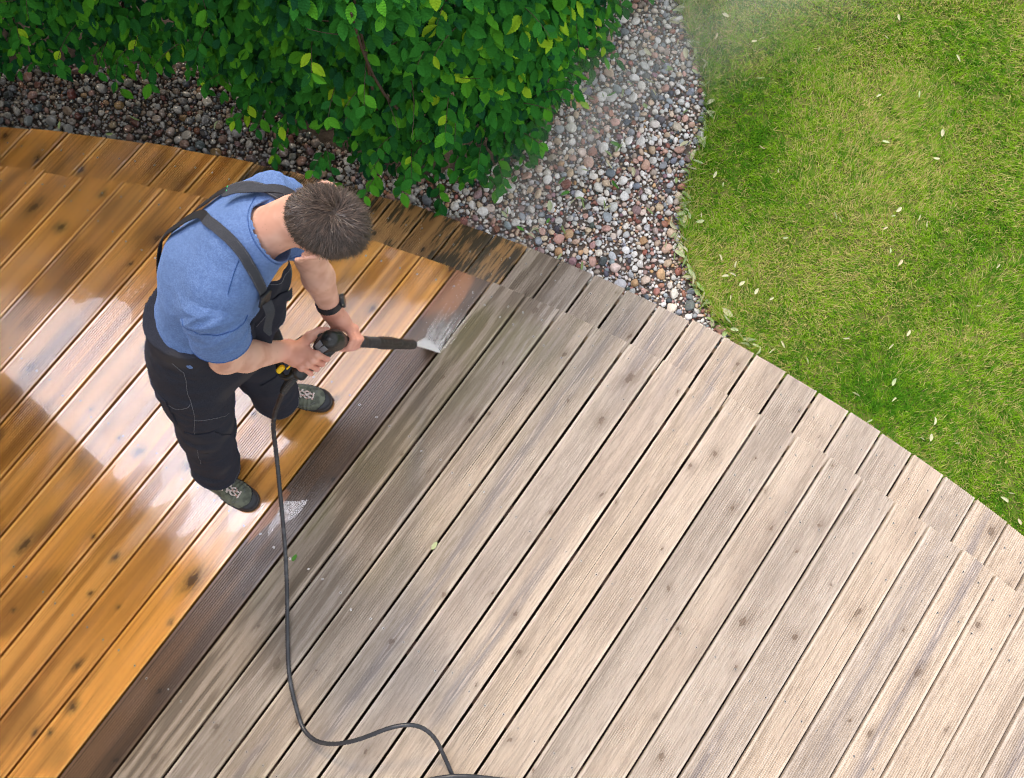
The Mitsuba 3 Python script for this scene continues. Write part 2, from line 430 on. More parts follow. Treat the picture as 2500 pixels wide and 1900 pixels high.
# ------------------------------------------------------------------ pebbles
from shapely.geometry import Polygon, Point
import shapely
HEDGE_FRONT = np.array([[-4.2, 2.05], [-3.3, 2.22], [-2.42, 2.315], [-1.87, 2.365], [-1.42, 2.36], [-1.13, 2.15], [-0.83, 2.01], [-0.54, 1.915], [-0.30, 1.98], [-0.07, 2.06],
                        [0.065, 2.20], [0.165, 2.48], [0.265, 2.70], [0.40, 3.05], [0.50, 3.45], [0.52, 3.9]])
HEDGE_LINE = spline(HEDGE_FRONT, 400)
HEDGE_POLY = Polygon(np.vstack([HEDGE_LINE, [[0.1, 4.3], [-0.8, 3.6], [-4.2, 3.3]]])).buffer(0)
GP = Polygon(GRAVEL_POLY).buffer(0)
INNER = HEDGE_POLY.buffer(-0.16)


def blob(sub, seed):
    r = np.random.default_rng(seed)
    m = trimesh.creation.icosphere(subdivisions=sub)
    v = np.array(m.vertices)
    # cut a few soft facets, then roughen
    for _ in range(r.integers(2, 6)):
        n = unit(r.standard_normal(3)); d = v @ n; lim = r.uniform(0.55, 0.85)
        v = v - np.maximum(d - lim, 0)[:, None] * n * 0.8
    v = v * (1 + 0.16 * (meshkit.fbm(v * 1.3 + seed * 3.1, 3) - 0.5))[:, None]
    v *= np.array([1.0, r.uniform(0.62, 0.95), r.uniform(0.48, 0.72)])
    return v, np.array(m.faces)


BIG = [blob(3, s) for s in range(14)]
MID = [blob(2, s) for s in range(20)]
SML = [blob(1, s) for s in range(12)]
STONE_COL = np.array([(0.62, 0.60, 0.56), (0.52, 0.50, 0.46), (0.40, 0.40, 0.39), (0.33, 0.34, 0.35), (0.20, 0.225, 0.25), (0.15, 0.17, 0.20), (0.065, 0.072, 0.085), (0.42, 0.33, 0.24), (0.38, 0.24, 0.13),
                      (0.20, 0.085, 0.065), (0.27, 0.13, 0.10), (0.40, 0.25, 0.21), (0.20, 0.135, 0.14), (0.46, 0.38, 0.33), (0.26, 0.22, 0.19)])
STONE_P = np.array([16, 16, 14, 8, 7, 4, 5, 9, 3, 5, 5, 8, 5, 10, 5.0]); STONE_P /= STONE_P.sum()


def scatter(n, lo, hi, sigma, pack, inside, xr, yr, seed, taken=None):
    """stones by falling radius, none closer than pack times the sum of radii"""
    r = np.random.default_rng(seed)
    P = np.column_stack([r.uniform(*xr, n), r.uniform(*yr, n)])
    P = P[inside(P)]
    R = np.sort(np.clip(lo * np.exp(np.abs(r.normal(0, sigma, len(P)))), lo, hi))[::-1]
    cell, grid, keep = 0.05, {}, []
    for k in range(len(P)):
        x, y, q = P[k, 0], P[k, 1], R[k]
        ci, cj = int(x // cell), int(y // cell); ok = True
        for a in (-1, 0, 1):
            for b in (-1, 0, 1):
                for (u, v, w) in grid.get((ci + a, cj + b), ()):
                    if (u - x) ** 2 + (v - y) ** 2 < (pack * (w + q)) ** 2: ok = False; break
                if not ok: break
            if not ok: break
        if ok:
            grid.setdefault((ci, cj), []).append((x, y, q)); keep.append(k)
    return P[keep], R[keep]


def in_gravel(P):
    pts = shapely.points(P)
    d = np.hypot(*(P - CEN).T)
    back = P[:, 1] > np.interp(P[:, 0], HEDGE_LINE[:330, 0], HEDGE_LINE[:330, 1]) + 0.14
    return shapely.contains(GP, pts) & ~shapely.contains(INNER, pts) & (d > R_STEP - 0.06) & ~(back & (P[:, 0] < 0.1))


def wet_and_shade(x, y):  # left part: wet stones, also the mask for painted hedge shade
    return 1 / (1 + np.exp((x + 0.75) / 0.12))


def turn(r, tilt=0.5):
    a = r.uniform(0, 2 * np.pi); c, s = math.cos(a), math.sin(a)
    Rz = np.array([[c, -s, 0], [s, c, 0], [0, 0, 1.0]])
    b, g = r.normal(0, tilt, 2)
    Rx = np.array([[1, 0, 0], [0, math.cos(b), -math.sin(b)], [0, math.sin(b), math.cos(b)]])
    Ry = np.array([[math.cos(g), 0, math.sin(g)], [0, 1, 0], [-math.sin(g), 0, math.cos(g)]])
    return Rz @ Rx @ Ry


def stone(shape, x, y, z, rad, r, wet):
    v, f = shape
    col = STONE_COL[r.choice(len(STONE_COL), p=STONE_P)] * r.uniform(1.3, 1.75)
    mott = meshkit.fbm(v * r.uniform(1.5, 4.5) + r.uniform(0, 50, 3), 3)[:, None]
    c2 = np.clip(col * r.uniform(0.55, 1.3) + r.normal(0, 0.02, 3), 0.02, 0.7)
    c = col * (1 - mott) + c2 * mott
    c = c * (1 - 0.12 * (meshkit.noise(v * 9 + 5)[:, None] > 0.62))
    c = c * (1 - 0.66 * wet)  # wet look and the hedge's shade, both put into the colour
    return v * rad @ turn(r).T + [x, y, z], f, np.clip(c, 0.01, 0.80)


P1, R1 = scatter(70000, 0.0062, 0.027, 0.55, 0.74, in_gravel, (-3.2, 1.1), (1.2, 3.75), 5)
r = np.random.default_rng(9)


def in_view(P, m=0.0):
    d = np.column_stack([P, np.full(len(P), GRAVEL_Z)]) - CAM if P.shape[1] == 2 else P - CAM
    right = np.cross(FWD, UPV)
    w = d @ FWD
    return (np.abs(d @ right / w) < 1250 / 2400 + m) & (np.abs(d @ UPV / w) < 950 / 2400 + m)


vis = in_view(P1) & ~shapely.contains(HEDGE_POLY.buffer(0.0), shapely.points(P1))
part = set(np.flatnonzero(vis)[np.argsort(-R1[vis])[:300]].tolist())
mass = {0: ([], []), 1: ([], [])}
for k in range(len(P1)):
    x, y = P1[k]; wet = wet_and_shade(x, y); w = int(r.uniform() < wet)
    z = GRAVEL_Z - 0.012 + R1[k] * 0.35 + r.uniform(0, 0.010)
    shp = (BIG if k in part else MID if R1[k] > 0.013 else SML)
    v, f, c = stone(shp[r.integers(len(shp))], x, y, z, R1[k], r, wet)
    if k in part:
        add('gravel_bed__stone', (v, f), 'stone_wet' if w else 'stone_dry', smooth=True, color=c)
    else:
        mass[w][0].append((v, f)); mass[w][1].append(c)
P2, R2 = scatter(80000, 0.0042, 0.0085, 0.4, 0.80, in_gravel, (-3.0, 1.1), (1.2, 3.6), 15)
for k in range(len(P2)):
    x, y = P2[k]; wet = wet_and_shade(x, y); w = int(r.uniform() < wet)
    v, f, c = stone(SML[r.integers(len(SML))], x, y, GRAVEL_Z - 0.018 + r.uniform(0, 0.006), R2[k] * 1.1, r, wet)
    mass[w][0].append((v, f)); mass[w][1].append(c)
for w, nm in ((0, 'gravel_bed__small_stone'), (1, 'gravel_bed__wet_stone')):
    say(add(nm, cat_meshes(mass[w][0]), 'stone_wet' if w else 'stone_dry', smooth=True, color=np.vstack(mass[w][1])), kind='stuff')

# ------------------------------------------------------------------ lawn grass


def grass_blades(P, seed, lmin, lmax):
    r = np.random.default_rng(seed); n = len(P)
    L = r.uniform(lmin, lmax, n); a = r.uniform(0, 2 * np.pi, n)
    # blades lie over in drifting swirls
    flow = 6.3 * meshkit.noise(np.column_stack([P * 2.3, np.zeros(n)]))
    a = np.where(r.uniform(size=n) < 0.45, flow + r.normal(0, 0.5, n), a)
    d = np.column_stack([np.cos(a), np.sin(a), np.zeros(n)]); s = np.column_stack([-np.sin(a), np.cos(a), np.zeros(n)])
    lean = r.uniform(0.25, 1.15, n); lean2 = lean + r.uniform(0.1, 0.6, n)
    base = np.column_stack([P, np.full(n, LAWN_Z)])
    up = np.array([0, 0, 1.0])
    mid = base + (L * 0.5)[:, None] * (np.cos(lean)[:, None] * up + np.sin(lean)[:, None] * d)
    tip = mid + (L * 0.5)[:, None] * (np.cos(lean2)[:, None] * up + np.sin(lean2)[:, None] * d)
    w = r.uniform(0.0011, 0.0021, n)[:, None]
    tw = s + 0.5 * r.standard_normal((n, 3)); tw = unit(tw) * w
    v = np.stack([base - tw, base + tw, mid - tw * 0.9, mid + tw * 0.9, tip], 1).reshape(-1, 3)
    o = (np.arange(n) * 5)[:, None]
    f = np.concatenate([o + [0, 1, 3], o + [0, 3, 2], o + [2, 3, 4]], 1).reshape(-1, 3)
    u = r.uniform(size=n)
    uv = np.stack([np.repeat(u, 5), np.tile([0, 0, 0.5, 0.5, 1.0], n)], 1)
    return v, f, uv


LP = Polygon(LAWN_POLY).buffer(0)
r = np.random.default_rng(21)
P = np.column_stack([r.uniform(0.45, 3.1, 760000), r.uniform(-0.6, 3.9, 760000)])
P = P[in_view(P, 0.09)]
tuft = 0.6 * meshkit.noise(np.column_stack([P * 34, np.zeros(len(P))])) + 0.4 * meshkit.noise(np.column_stack([P * 13, np.ones(len(P))]))
P = P[r.uniform(size=len(P)) < np.clip((tuft - 0.22) * 2.2, 0.22, 1)]
P = P[shapely.contains(LP, shapely.points(P))]
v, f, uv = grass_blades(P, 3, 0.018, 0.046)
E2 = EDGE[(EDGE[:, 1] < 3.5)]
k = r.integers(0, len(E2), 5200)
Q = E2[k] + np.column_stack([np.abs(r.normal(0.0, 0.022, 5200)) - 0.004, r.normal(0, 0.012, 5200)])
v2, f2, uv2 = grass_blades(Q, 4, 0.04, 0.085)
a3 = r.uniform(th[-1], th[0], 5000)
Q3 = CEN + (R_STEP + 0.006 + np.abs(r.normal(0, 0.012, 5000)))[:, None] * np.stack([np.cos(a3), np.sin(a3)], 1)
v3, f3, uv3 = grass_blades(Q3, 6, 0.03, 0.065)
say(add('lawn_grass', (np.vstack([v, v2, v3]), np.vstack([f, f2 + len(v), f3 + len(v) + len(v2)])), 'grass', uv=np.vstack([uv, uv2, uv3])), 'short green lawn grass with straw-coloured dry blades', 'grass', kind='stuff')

# ------------------------------------------------------------------ leaves


def leaf_mesh(rows, fold, curl, pleat, seed=0, serr=0.0):
    """hornbeam leaf along +x from 0 to 1, about 0.52 wide, normal +z: folded on the midrib, pleated between the side veins"""
    r = np.random.default_rng(seed)
    t = np.linspace(0, 1, rows + 1)
    wid = 0.30 * np.sin(np.pi * t ** 0.85) ** 0.8 * (1 - 0.12 * t)
    wid[0] = 0.012; wid[-1] = 0.004
    vs = []
    for q, s in enumerate((-1, -0.5, 0, 0.5, 1)):
        x = t + 0.10 * abs(s) * (1 - t) * np.sin(np.pi * t)
        y = s * wid * (1 + (serr * ((np.arange(rows + 1) % 2) - 0.5) if abs(s) == 1 else 0))
        z = fold * np.abs(y) + curl * (t - 0.3) ** 2 * -1 + (pleat * ((np.arange(rows + 1) % 2) - 0.5) * (abs(s) > 0) * np.minimum(1, wid / 0.1))
        vs.append(np.column_stack([x, y, z]))
    v = np.stack(vs, 1).reshape(-1, 3)
    f = []
    for i in range(rows):
        for q in range(4):
            a = i * 5 + q
            f += [(a, a + 5, a + 6), (a, a + 6, a + 1)]
    return v, np.array(f)


LEAVES = [leaf_mesh(14, r_, c_, 0.016, s_, 0.12) for s_, (r_, c_) in enumerate([(0.18, 0.10), (0.30, 0.22), (0.05, 0.28), (0.42, 0.05), (0.22, -0.12), (-0.10, 0.20)])]
SIMPLE = [leaf_mesh(6, r_, c_, 0.03, s_, 0.0) for s_, (r_, c_) in enumerate([(0.18, 0.10), (0.30, 0.22), (0.05, 0.28), (0.42, 0.05), (0.22, -0.12)])]


def frames(ax, nr):
    ax = unit(ax); nr = nr - ax * (nr * ax).sum(-1, keepdims=True); nr = unit(nr)
    return np.stack([ax, np.cross(nr, ax), nr], -1)


r = np.random.default_rng(33)
NL = 52000
seg = np.linalg.norm(np.diff(HEDGE_LINE, axis=0), axis=1); cum = np.r_[0, np.cumsum(seg)]
gs = np.linspace(0, cum[-1], 400); wgt = 1.5 + 1.6 * np.clip((-0.75 - np.interp(gs, cum, HEDGE_LINE[:, 0])) / 0.8, 0, 1)
s_ = np.interp(r.uniform(0, 1, NL), np.cumsum(wgt) / wgt.sum(), gs)
px_ = np.interp(s_, cum, HEDGE_LINE[:, 0]); py_ = np.interp(s_, cum, HEDGE_LINE[:, 1])
tx_ = np.gradient(HEDGE_LINE, axis=0); tx_ = unit(tx_)
tan = unit(np.column_stack([np.interp(s_, cum, tx_[:, 0]), np.interp(s_, cum, tx_[:, 1])]))
outn = np.column_stack([tan[:, 1], -tan[:, 0]])
hz = r.uniform(0, 1, NL) ** 0.9 * (1.50 + 1.5 * np.clip((-0.75 - px_) / 0.8, 0, 1)) - 0.17  # left end made taller above the view, added to shade the ground
bulge = 0.20 * (meshkit.fbm(np.column_stack([s_ * 2.6, hz * 2.6, np.zeros(NL)]), 3) - 0.5)
low = np.clip((0.30 - hz) / 0.45, 0, 1)
depth = np.abs(r.exponential(0.095, NL)) + 0.09 * low * r.uniform(0, 1, NL)
depth[-13000:] = r.uniform(0.16, 0.85, 13000)
pos = np.column_stack([np.column_stack([px_, py_]) + outn * (bulge - depth + 0.03 * np.clip(hz, 0, 1))[:, None], hz])
out3 = np.column_stack([outn, np.zeros(NL)]); tan3 = np.column_stack([tan, np.zeros(NL)])
ax = out3 * r.uniform(0.1, 0.9, (NL, 1)) + [0, 0, -1] * r.uniform(0.15, 1.0, (NL, 1)) + tan3 * r.normal(0, 0.55, (NL, 1))
nr = out3 * 0.75 + [0, 0, 0.75] + 0.38 * r.standard_normal((NL, 3))
FR = frames(ax, nr)
size = r.uniform(0.040, 0.074, NL) * (1 - 0.12 * low)
# gaps: fewer leaves low down where the stems show, none inside the ground
keep = (pos[:, 2] > -0.19) & (r.uniform(size=NL) > 0.35 * low)
clump = meshkit.fbm(np.column_stack([s_ * 5, hz * 5, np.full(NL, 3.3)]), 2)
keep &= (clump > 0.37) | (depth > 0.12)
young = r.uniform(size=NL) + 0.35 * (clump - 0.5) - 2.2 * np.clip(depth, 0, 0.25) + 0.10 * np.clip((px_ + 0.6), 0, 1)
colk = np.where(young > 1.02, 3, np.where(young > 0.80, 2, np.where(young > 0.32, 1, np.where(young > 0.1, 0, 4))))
# loose sprigs that hang out of the face, thickest along the lower edge
sprig_twigs, SP, SF, SS, SC = [], [], [], [], []
rs = np.random.default_rng(61)
for k in range(120):
    s0 = rs.uniform(0.9, cum[-1] - 0.4); h0 = rs.uniform(-0.10, 0.22) if k < 62 else rs.uniform(0.2, 1.1)
    b = np.array([np.interp(s0, cum, HEDGE_LINE[:, 0]), np.interp(s0, cum, HEDGE_LINE[:, 1])]); t2_ = unit(np.array([np.interp(s0, cum, tx_[:, 0]), np.interp(s0, cum, tx_[:, 1])]))
    o3 = np.r_[t2_[1], -t2_[0], 0]; t3_ = np.r_[t2_, 0]
    d0 = unit(o3 * rs.uniform(.6, 1.0) + t3_ * rs.normal(0, .5) + [0, 0, rs.uniform(-.1, .5)])
    L = rs.uniform(.10, .22); q0 = np.r_[b, h0] - o3 * .05
    q1, q2 = q0 + d0 * L * .55, q0 + d0 * L + [0, 0, -L * .25]
    if q2[2] < -.17: continue
    c_ = spline([q0, q1, q2], 8); sprig_twigs.append(tube(c_, np.linspace(.0020, .0009, 8), 5))
    for j in range(rs.integers(5, 9)):
        q = c_[min(7, 2 + j)] if j < 6 else c_[-1]
        side = (1 if j % 2 else -1)
        a_ = unit(unit(c_[-1] - c_[-2]) * .7 + np.cross(unit(c_[-1] - c_[-2]), [0, 0, 1.0]) * side * .8 + [0, 0, -.35] + .2 * rs.standard_normal(3))
        SP.append(q); SF.append((a_, unit(o3 * .5 + [0, 0, .9] + .25 * rs.standard_normal(3)))); SS.append(rs.uniform(.042, .070)); SC.append(rs.choice([1, 2, 1, 1, 0, 2, 1, 0, 0, 3]))
nS = len(SP)
pos = np.vstack([pos, SP]); FR = np.concatenate([FR, frames(np.array([a for a, _ in SF]), np.array([b for _, b in SF]))])
size = np.r_[size, SS]; keep = np.r_[keep, np.ones(nS, bool)]; depth = np.r_[depth, np.zeros(nS)]; bulge = np.r_[bulge, np.full(nS, .05)]; colk = np.r_[colk, SC]; NL += nS
# the 300 that show largest
cen = pos + FR[:, :, 0] * size[:, None] * 0.5
d = cen - CAM; dist = np.linalg.norm(d, axis=1)
facing = np.abs((d / dist[:, None] * FR[:, :, 2]).sum(1))
score = np.where(keep & in_view(cen, -0.004), size ** 2 * facing / dist ** 2 * np.exp(-np.maximum(depth - bulge, 0) / 0.03), 0)
order = np.argsort(-score)
chosen, grid = [], {}
for k in order:
    g = tuple((cen[k] // 0.045).astype(int))
    if grid.get(g, 0) < 1:
        grid[g] = 1; chosen.append(k)
    if len(chosen) == 300: break
chosen = set(int(k) for k in chosen)
mv, mf, mc, o = [], [], [], 0
for k in range(NL):
    if not keep[k]: continue
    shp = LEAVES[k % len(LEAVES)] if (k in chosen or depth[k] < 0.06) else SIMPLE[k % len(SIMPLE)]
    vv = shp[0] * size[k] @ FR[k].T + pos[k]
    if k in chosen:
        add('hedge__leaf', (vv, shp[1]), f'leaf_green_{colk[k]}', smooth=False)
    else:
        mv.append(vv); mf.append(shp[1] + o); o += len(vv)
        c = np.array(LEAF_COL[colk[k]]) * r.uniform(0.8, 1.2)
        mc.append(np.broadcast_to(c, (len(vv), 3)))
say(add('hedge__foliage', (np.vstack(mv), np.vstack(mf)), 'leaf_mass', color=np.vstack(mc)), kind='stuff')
say('hedge', 'dense green leafy hedge with wet glossy leaves along the pebble bed', 'hedge')
# stems and twigs
twigs = list(sprig_twigs)
for k in range(60):
    s0 = r.uniform(0.4, cum[-1] - 0.3)
    b = np.array([np.interp(s0, cum, HEDGE_LINE[:, 0]), np.interp(s0, cum, HEDGE_LINE[:, 1])])
    tt = unit(np.array([np.interp(s0, cum, tx_[:, 0]), np.interp(s0, cum, tx_[:, 1])])); on = np.array([tt[1], -tt[0]])
    p0 = np.r_[b - on * r.uniform(0.30, 0.50), -0.26]
    lean = r.normal(0, 0.15, 2)
    pts = [p0, p0 + [lean[0], lean[1], 0.6], p0 + [lean[0] * 1.5, lean[1] * 1.5, 1.5]]
    add('hedge__stem', tube(spline(pts, 10), np.linspace(0.009, 0.004, 10), 7), 'bark', smooth=True)
    for j in range(9):
        h = r.uniform(0.05, 1.3); q = np.array(pts[0]) + np.r_[lean * h, h]
        dirv = unit(np.r_[on * r.uniform(0.5, 1) + tt * r.normal(0, 0.6), r.uniform(-0.2, 0.7)])
        L = r.uniform(0.2, 0.36)
        e = q + dirv * L; mid = (q + e) / 2 + r.normal(0, 0.02, 3)
        twigs.append(tube(spline([q, mid, e], 6), np.linspace(0.0026, 0.0010, 6), 5))
say(add('hedge__twig', cat_meshes(twigs), 'bark', smooth=True), kind='stuff')

# ------------------------------------------------------------------ the house behind the camera: its eave is mirrored in the wet boards
EV, EN = np.array([.805, -.593]), np.array([-.593, -.805])
E1 = np.array([-2.57, .44])


def slab(s0, s1, n0, n1, z0, z1, key, mat):
    c = np.array([E1 + EV * a + EN * b for a, b in ((s0, n0), (s1, n0), (s1, n1), (s0, n1))])
    v = np.vstack([np.column_stack([c, np.full(4, z)]) for z in (z0, z1)])
    f = np.array([[0, 3, 2, 1], [4, 5, 6, 7], [0, 1, 5, 4], [1, 2, 6, 5], [2, 3, 7, 6], [3, 0, 4, 7]])
    if trimesh.Trimesh(v, np.vstack([f[:, [0, 1, 2]], f[:, [0, 2, 3]]]), process=False).volume < 0: f = f[:, ::-1]
    return add(key, (v, f), mat)


slab(-6, 2.1, .92, 6.0, -.34, 5.45, 'house__wall', 'render_wall')
slab(-6.3, 2.3, 0.0, 6.3, 5.45, 5.56, 'house__soffit', 'eave_wood')
rv = np.vstack([np.r_[E1 + EV * a + EN * b, z] for a, b, z in ((-6.4, -.06, 5.57), (2.4, -.06, 5.57), (2.4, 3.1, 7.4), (-6.4, 3.1, 7.4), (2.4, 6.4, 5.57), (-6.4, 6.4, 5.57))])
add('house__roof', (rv, np.array([[0, 1, 2, 3], [3, 2, 4, 5]])), 'roof_tile')
gut = np.array([np.r_[E1 + EV * a - EN * .06, 5.52] for a in (-6.3, 2.3)])
add('house__gutter', tube(gut, .06, 12), 'edging_plastic', smooth=True)
say('house', 'pale rendered house with dark eave, mirrored in the wet orange boards', 'house')
# ------------------------------------------------------------------ soft-body modelling
# A figure is a field of rounded bones and ellipsoids melted together, meshed by surface nets.


class Field:
    def __init__(self):
        self.prims, self.cuts, self.warps = [], [], []

    def add(self, fn, lo, hi, k):
        self.prims.append((fn, np.asarray(lo), np.asarray(hi), k)); return self

    def cap(self, a, b, ra, rb, k=0.02):
        a, b = np.asarray(a, float), np.asarray(b, float); d = b - a; L = max(d @ d, 1e-9); m = max(ra, rb)

        def fn(p):
            t = np.clip(((p - a) @ d) / L, 0, 1)
            return np.linalg.norm(p - a - t[..., None] * d, axis=-1) - (ra + (rb - ra) * t)
        return self.add(fn, np.minimum(a, b) - m, np.maximum(a, b) + m, k)

    def chain(self, pts, rad, k=0.02):
        for i in range(len(pts) - 1): self.cap(pts[i], pts[i + 1], rad[i], rad[i + 1], k)
        return self

    def ell(self, c, axes, rad, k=0.02):
        c, A, rad = np.asarray(c, float), np.asarray(axes, float), np.asarray(rad, float)

        def fn(p):
            q = (p - c) @ A.T
            n0 = np.linalg.norm(q / rad, axis=-1); n1 = np.linalg.norm(q / rad ** 2, axis=-1)
            return n0 * (n0 - 1) / np.maximum(n1, 1e-6)
        m = rad.max()
        return self.add(fn, c - m, c + m, k)

    def ecap(self, a, b, side, wa, wb, k=0.03):
        """elliptic bone from a to b: half widths (side, depth) wa at a and wb at b"""
        a, b = np.asarray(a, float), np.asarray(b, float); d = b - a; L = np.linalg.norm(d); u = d / L
        s = np.asarray(side, float); s = unit(s - u * (s @ u)); e = np.cross(s, u)

        def fn(p):
            q = p - a; t = np.clip(q @ u, 0, L) / L
            w = wa[0] + (wb[0] - wa[0]) * t; dd = wa[1] + (wb[1] - wa[1]) * t
            x, y, z = q @ s, q @ e, q @ u - t * L
            z = z / np.minimum(w, dd)
            n0 = np.sqrt((x / w) ** 2 + (y / dd) ** 2 + z ** 2)
            n1 = np.sqrt((x / w ** 2) ** 2 + (y / dd ** 2) ** 2 + (z / np.minimum(w, dd)) ** 2)
            return n0 * (n0 - 1) / np.maximum(n1, 1e-6)
        m = max(*wa, *wb)
        return self.add(fn, np.minimum(a, b) - m, np.maximum(a, b) + m, k)

    def cut(self, fn):
        self.cuts.append(fn); return self

    def warp(self, fn):
        self.warps.append(fn); return self

    @staticmethod
    def smin(a, b, k):
        h = np.clip(0.5 + 0.5 * (b - a) / k, 0, 1)
        return b + (a - b) * h - k * h * (1 - h) if False else a * (1 - h) + b * h - k * h * (1 - h) if False else np.minimum(a, b) - np.maximum(k - np.abs(a - b), 0) ** 2 / (4 * k)

    def __call__(self, p):
        p = np.asarray(p, float); f = np.full(p.shape[:-1], 0.5)
        for fn, lo, hi, k in self.prims: f = self.smin(f, fn(p), k)
        for w in self.warps: f = f + w(p)
        for c in self.cuts: f = np.maximum(f, c(p))
        return f

    def grad(self, p, h=0.002):
        return unit(np.stack([self(p + np.eye(3)[i] * h) - self(p - np.eye(3)[i] * h) for i in range(3)], -1))

    def snap(self, p, off=0.0):
        p = np.asarray(p, float).copy()
        for _ in range(8): p = p - self.grad(p) * (self(p) - off)[..., None] * 0.9
        return p

    def mesh(self, h):
        m = 0.012 + 2 * h
        lo = np.min([q[1] for q in self.prims], 0) - m; hi = np.max([q[2] for q in self.prims], 0) + m
        n = np.ceil((hi - lo) / h).astype(int) + 1
        f = np.full(n, 0.1, np.float32)

        def pts(i0, i1):
            g = [lo[k] + h * np.arange(i0[k], i1[k]) for k in range(3)]
            return np.stack(np.meshgrid(*g, indexing='ij'), -1)
        for fn, a, b, k in self.prims:
            pad = k + 3 * h + 0.006
            i0 = np.clip(((a - pad - lo) / h).astype(int), 0, n); i1 = np.clip(((b + pad - lo) / h).astype(int) + 2, 0, n)
            s = tuple(slice(x, y) for x, y in zip(i0, i1))
            f[s] = self.smin(f[s], fn(pts(i0, i1)).astype(np.float32), k)
        band = np.argwhere(np.abs(f) < 0.03)
        p = lo + h * band
        for w in self.warps: f[tuple(band.T)] += w(p)
        if self.cuts:
            band = np.argwhere(f < 0.02); p = lo + h * band; v = f[tuple(band.T)]
            for c in self.cuts: v = np.maximum(v, c(p))
            f[tuple(band.T)] = v
        return surface_nets(f, lo, h)


def surface_nets(f, lo, h):
    ins = f < 0
    nx, ny, nz = f.shape
    cnt = np.zeros((nx - 1, ny - 1, nz - 1), np.int8)
    for a, b, c in np.ndindex(2, 2, 2): cnt += ins[a:nx - 1 + a, b:ny - 1 + b, c:nz - 1 + c]
    cells = np.argwhere((cnt > 0) & (cnt < 8))
    index = np.full(cnt.shape, -1, np.int32); index[tuple(cells.T)] = np.arange(len(cells))
    acc = np.zeros((len(cells), 3)); num_ = np.zeros(len(cells))
    for ax in range(3):
        o = [k for k in range(3) if k != ax]
        for a, b in np.ndindex(2, 2):
            c0 = cells.copy(); c0[:, o[0]] += a; c0[:, o[1]] += b
            c1 = c0.copy(); c1[:, ax] += 1
            v0 = f[tuple(c0.T)].astype(float); v1 = f[tuple(c1.T)].astype(float)
            x = (v0 < 0) != (v1 < 0)
            t = np.where(x, v0 / np.where(x, v0 - v1, 1), 0)
            p = c0.astype(float); p[:, ax] += t
            acc[x] += p[x]; num_[x] += 1
    v = lo + h * acc / num_[:, None]
    faces = []
    for ax in range(3):
        o1, o2 = (ax + 1) % 3, (ax + 2) % 3
        s0 = [slice(None)] * 3; s1 = [slice(None)] * 3; s0[ax] = slice(0, -1); s1[ax] = slice(1, None)
        e = ins[tuple(s0)] != ins[tuple(s1)]
        k = np.argwhere(e)
        k = k[(k[:, o1] > 0) & (k[:, o2] > 0) & (k[:, o1] < f.shape[o1] - 1) & (k[:, o2] < f.shape[o2] - 1)]
        q = []
        for a, b in ((-1, -1), (0, -1), (0, 0), (-1, 0)):
            c = k.copy(); c[:, o1] += a; c[:, o2] += b; q.append(index[tuple(c.T)])
        q = np.stack(q, 1); flip = ~ins[tuple(k.T)]
        q[flip] = q[flip][:, ::-1]
        faces.append(q)
    q = np.vstack(faces)
    q = q[(q >= 0).all(1)]
    return v, np.vstack([q[:, [0, 1, 2]], q[:, [0, 2, 3]]])


def relax(mesh, n=3):
    """a light smoothing that keeps the volume"""
    v, f = np.array(mesh[0], float), np.asarray(mesh[1])
    e = np.unique(np.sort(np.vstack([f[:, [0, 1]], f[:, [1, 2]], f[:, [2, 0]]]), 1), axis=0)
    deg = np.maximum(np.bincount(e.ravel(), minlength=len(v)), 1)[:, None]
    for k in range(2 * n):
        s = np.stack([np.bincount(e[:, 0], v[e[:, 1], c], len(v)) + np.bincount(e[:, 1], v[e[:, 0], c], len(v)) for c in range(3)], 1)
        v = v + (0.5, -0.52)[k % 2] * (s / deg - v)
    return v, f


def ribbon(field, pts, width, off=0.004, thick=0.0022, n=40, lift=None):
    """a strap lying on the field's surface along pts"""
    p = spline(pts, n)
    p = field.snap(p, off)
    if lift is not None: p = p + field.grad(p) * np.interp(np.linspace(0, 1, n), np.linspace(0, 1, len(lift)), lift)[:, None]
    for _ in range(2): p[1:-1] = (p[:-2] + 2 * p[1:-1] + p[2:]) / 4
    nr = field.grad(p, 0.012)
    for _ in range(3): nr[1:-1] = unit(nr[:-2] + 2 * nr[1:-1] + nr[2:])
    return strip(p, nr, width, thick)


def strip(p, nr, width, thick):
    n = len(p); t = unit(np.gradient(p, axis=0)); s = unit(np.cross(t, nr)); nr = np.cross(s, t)
    w = np.broadcast_to(width, (n,))[:, None] / 2
    ring = [p - s * w, p + s * w, p + s * w + nr * thick, p + nr * thick * 1.25, p - s * w + nr * thick]
    v = np.stack(ring, 1).reshape(-1, 3); m = 5
    i, j = np.meshgrid(np.arange(n - 1), np.arange(m), indexing='ij')
    q = np.stack([i * m + j, (i + 1) * m + j, (i + 1) * m + (j + 1) % m, i * m + (j + 1) % m], -1).reshape(-1, 4)
    f = np.vstack([q[:, [0, 1, 2]], q[:, [0, 2, 3]]])
    e = (n - 1) * m
    f = np.vstack([f, [[0, 1, 2], [0, 2, 3], [0, 3, 4]], [[e, e + 2, e + 1], [e, e + 3, e + 2], [e, e + 4, e + 3]]])
    v2 = trimesh.Trimesh(v, f, process=False)
    if v2.volume < 0: f = f[:, ::-1]
    return v, f


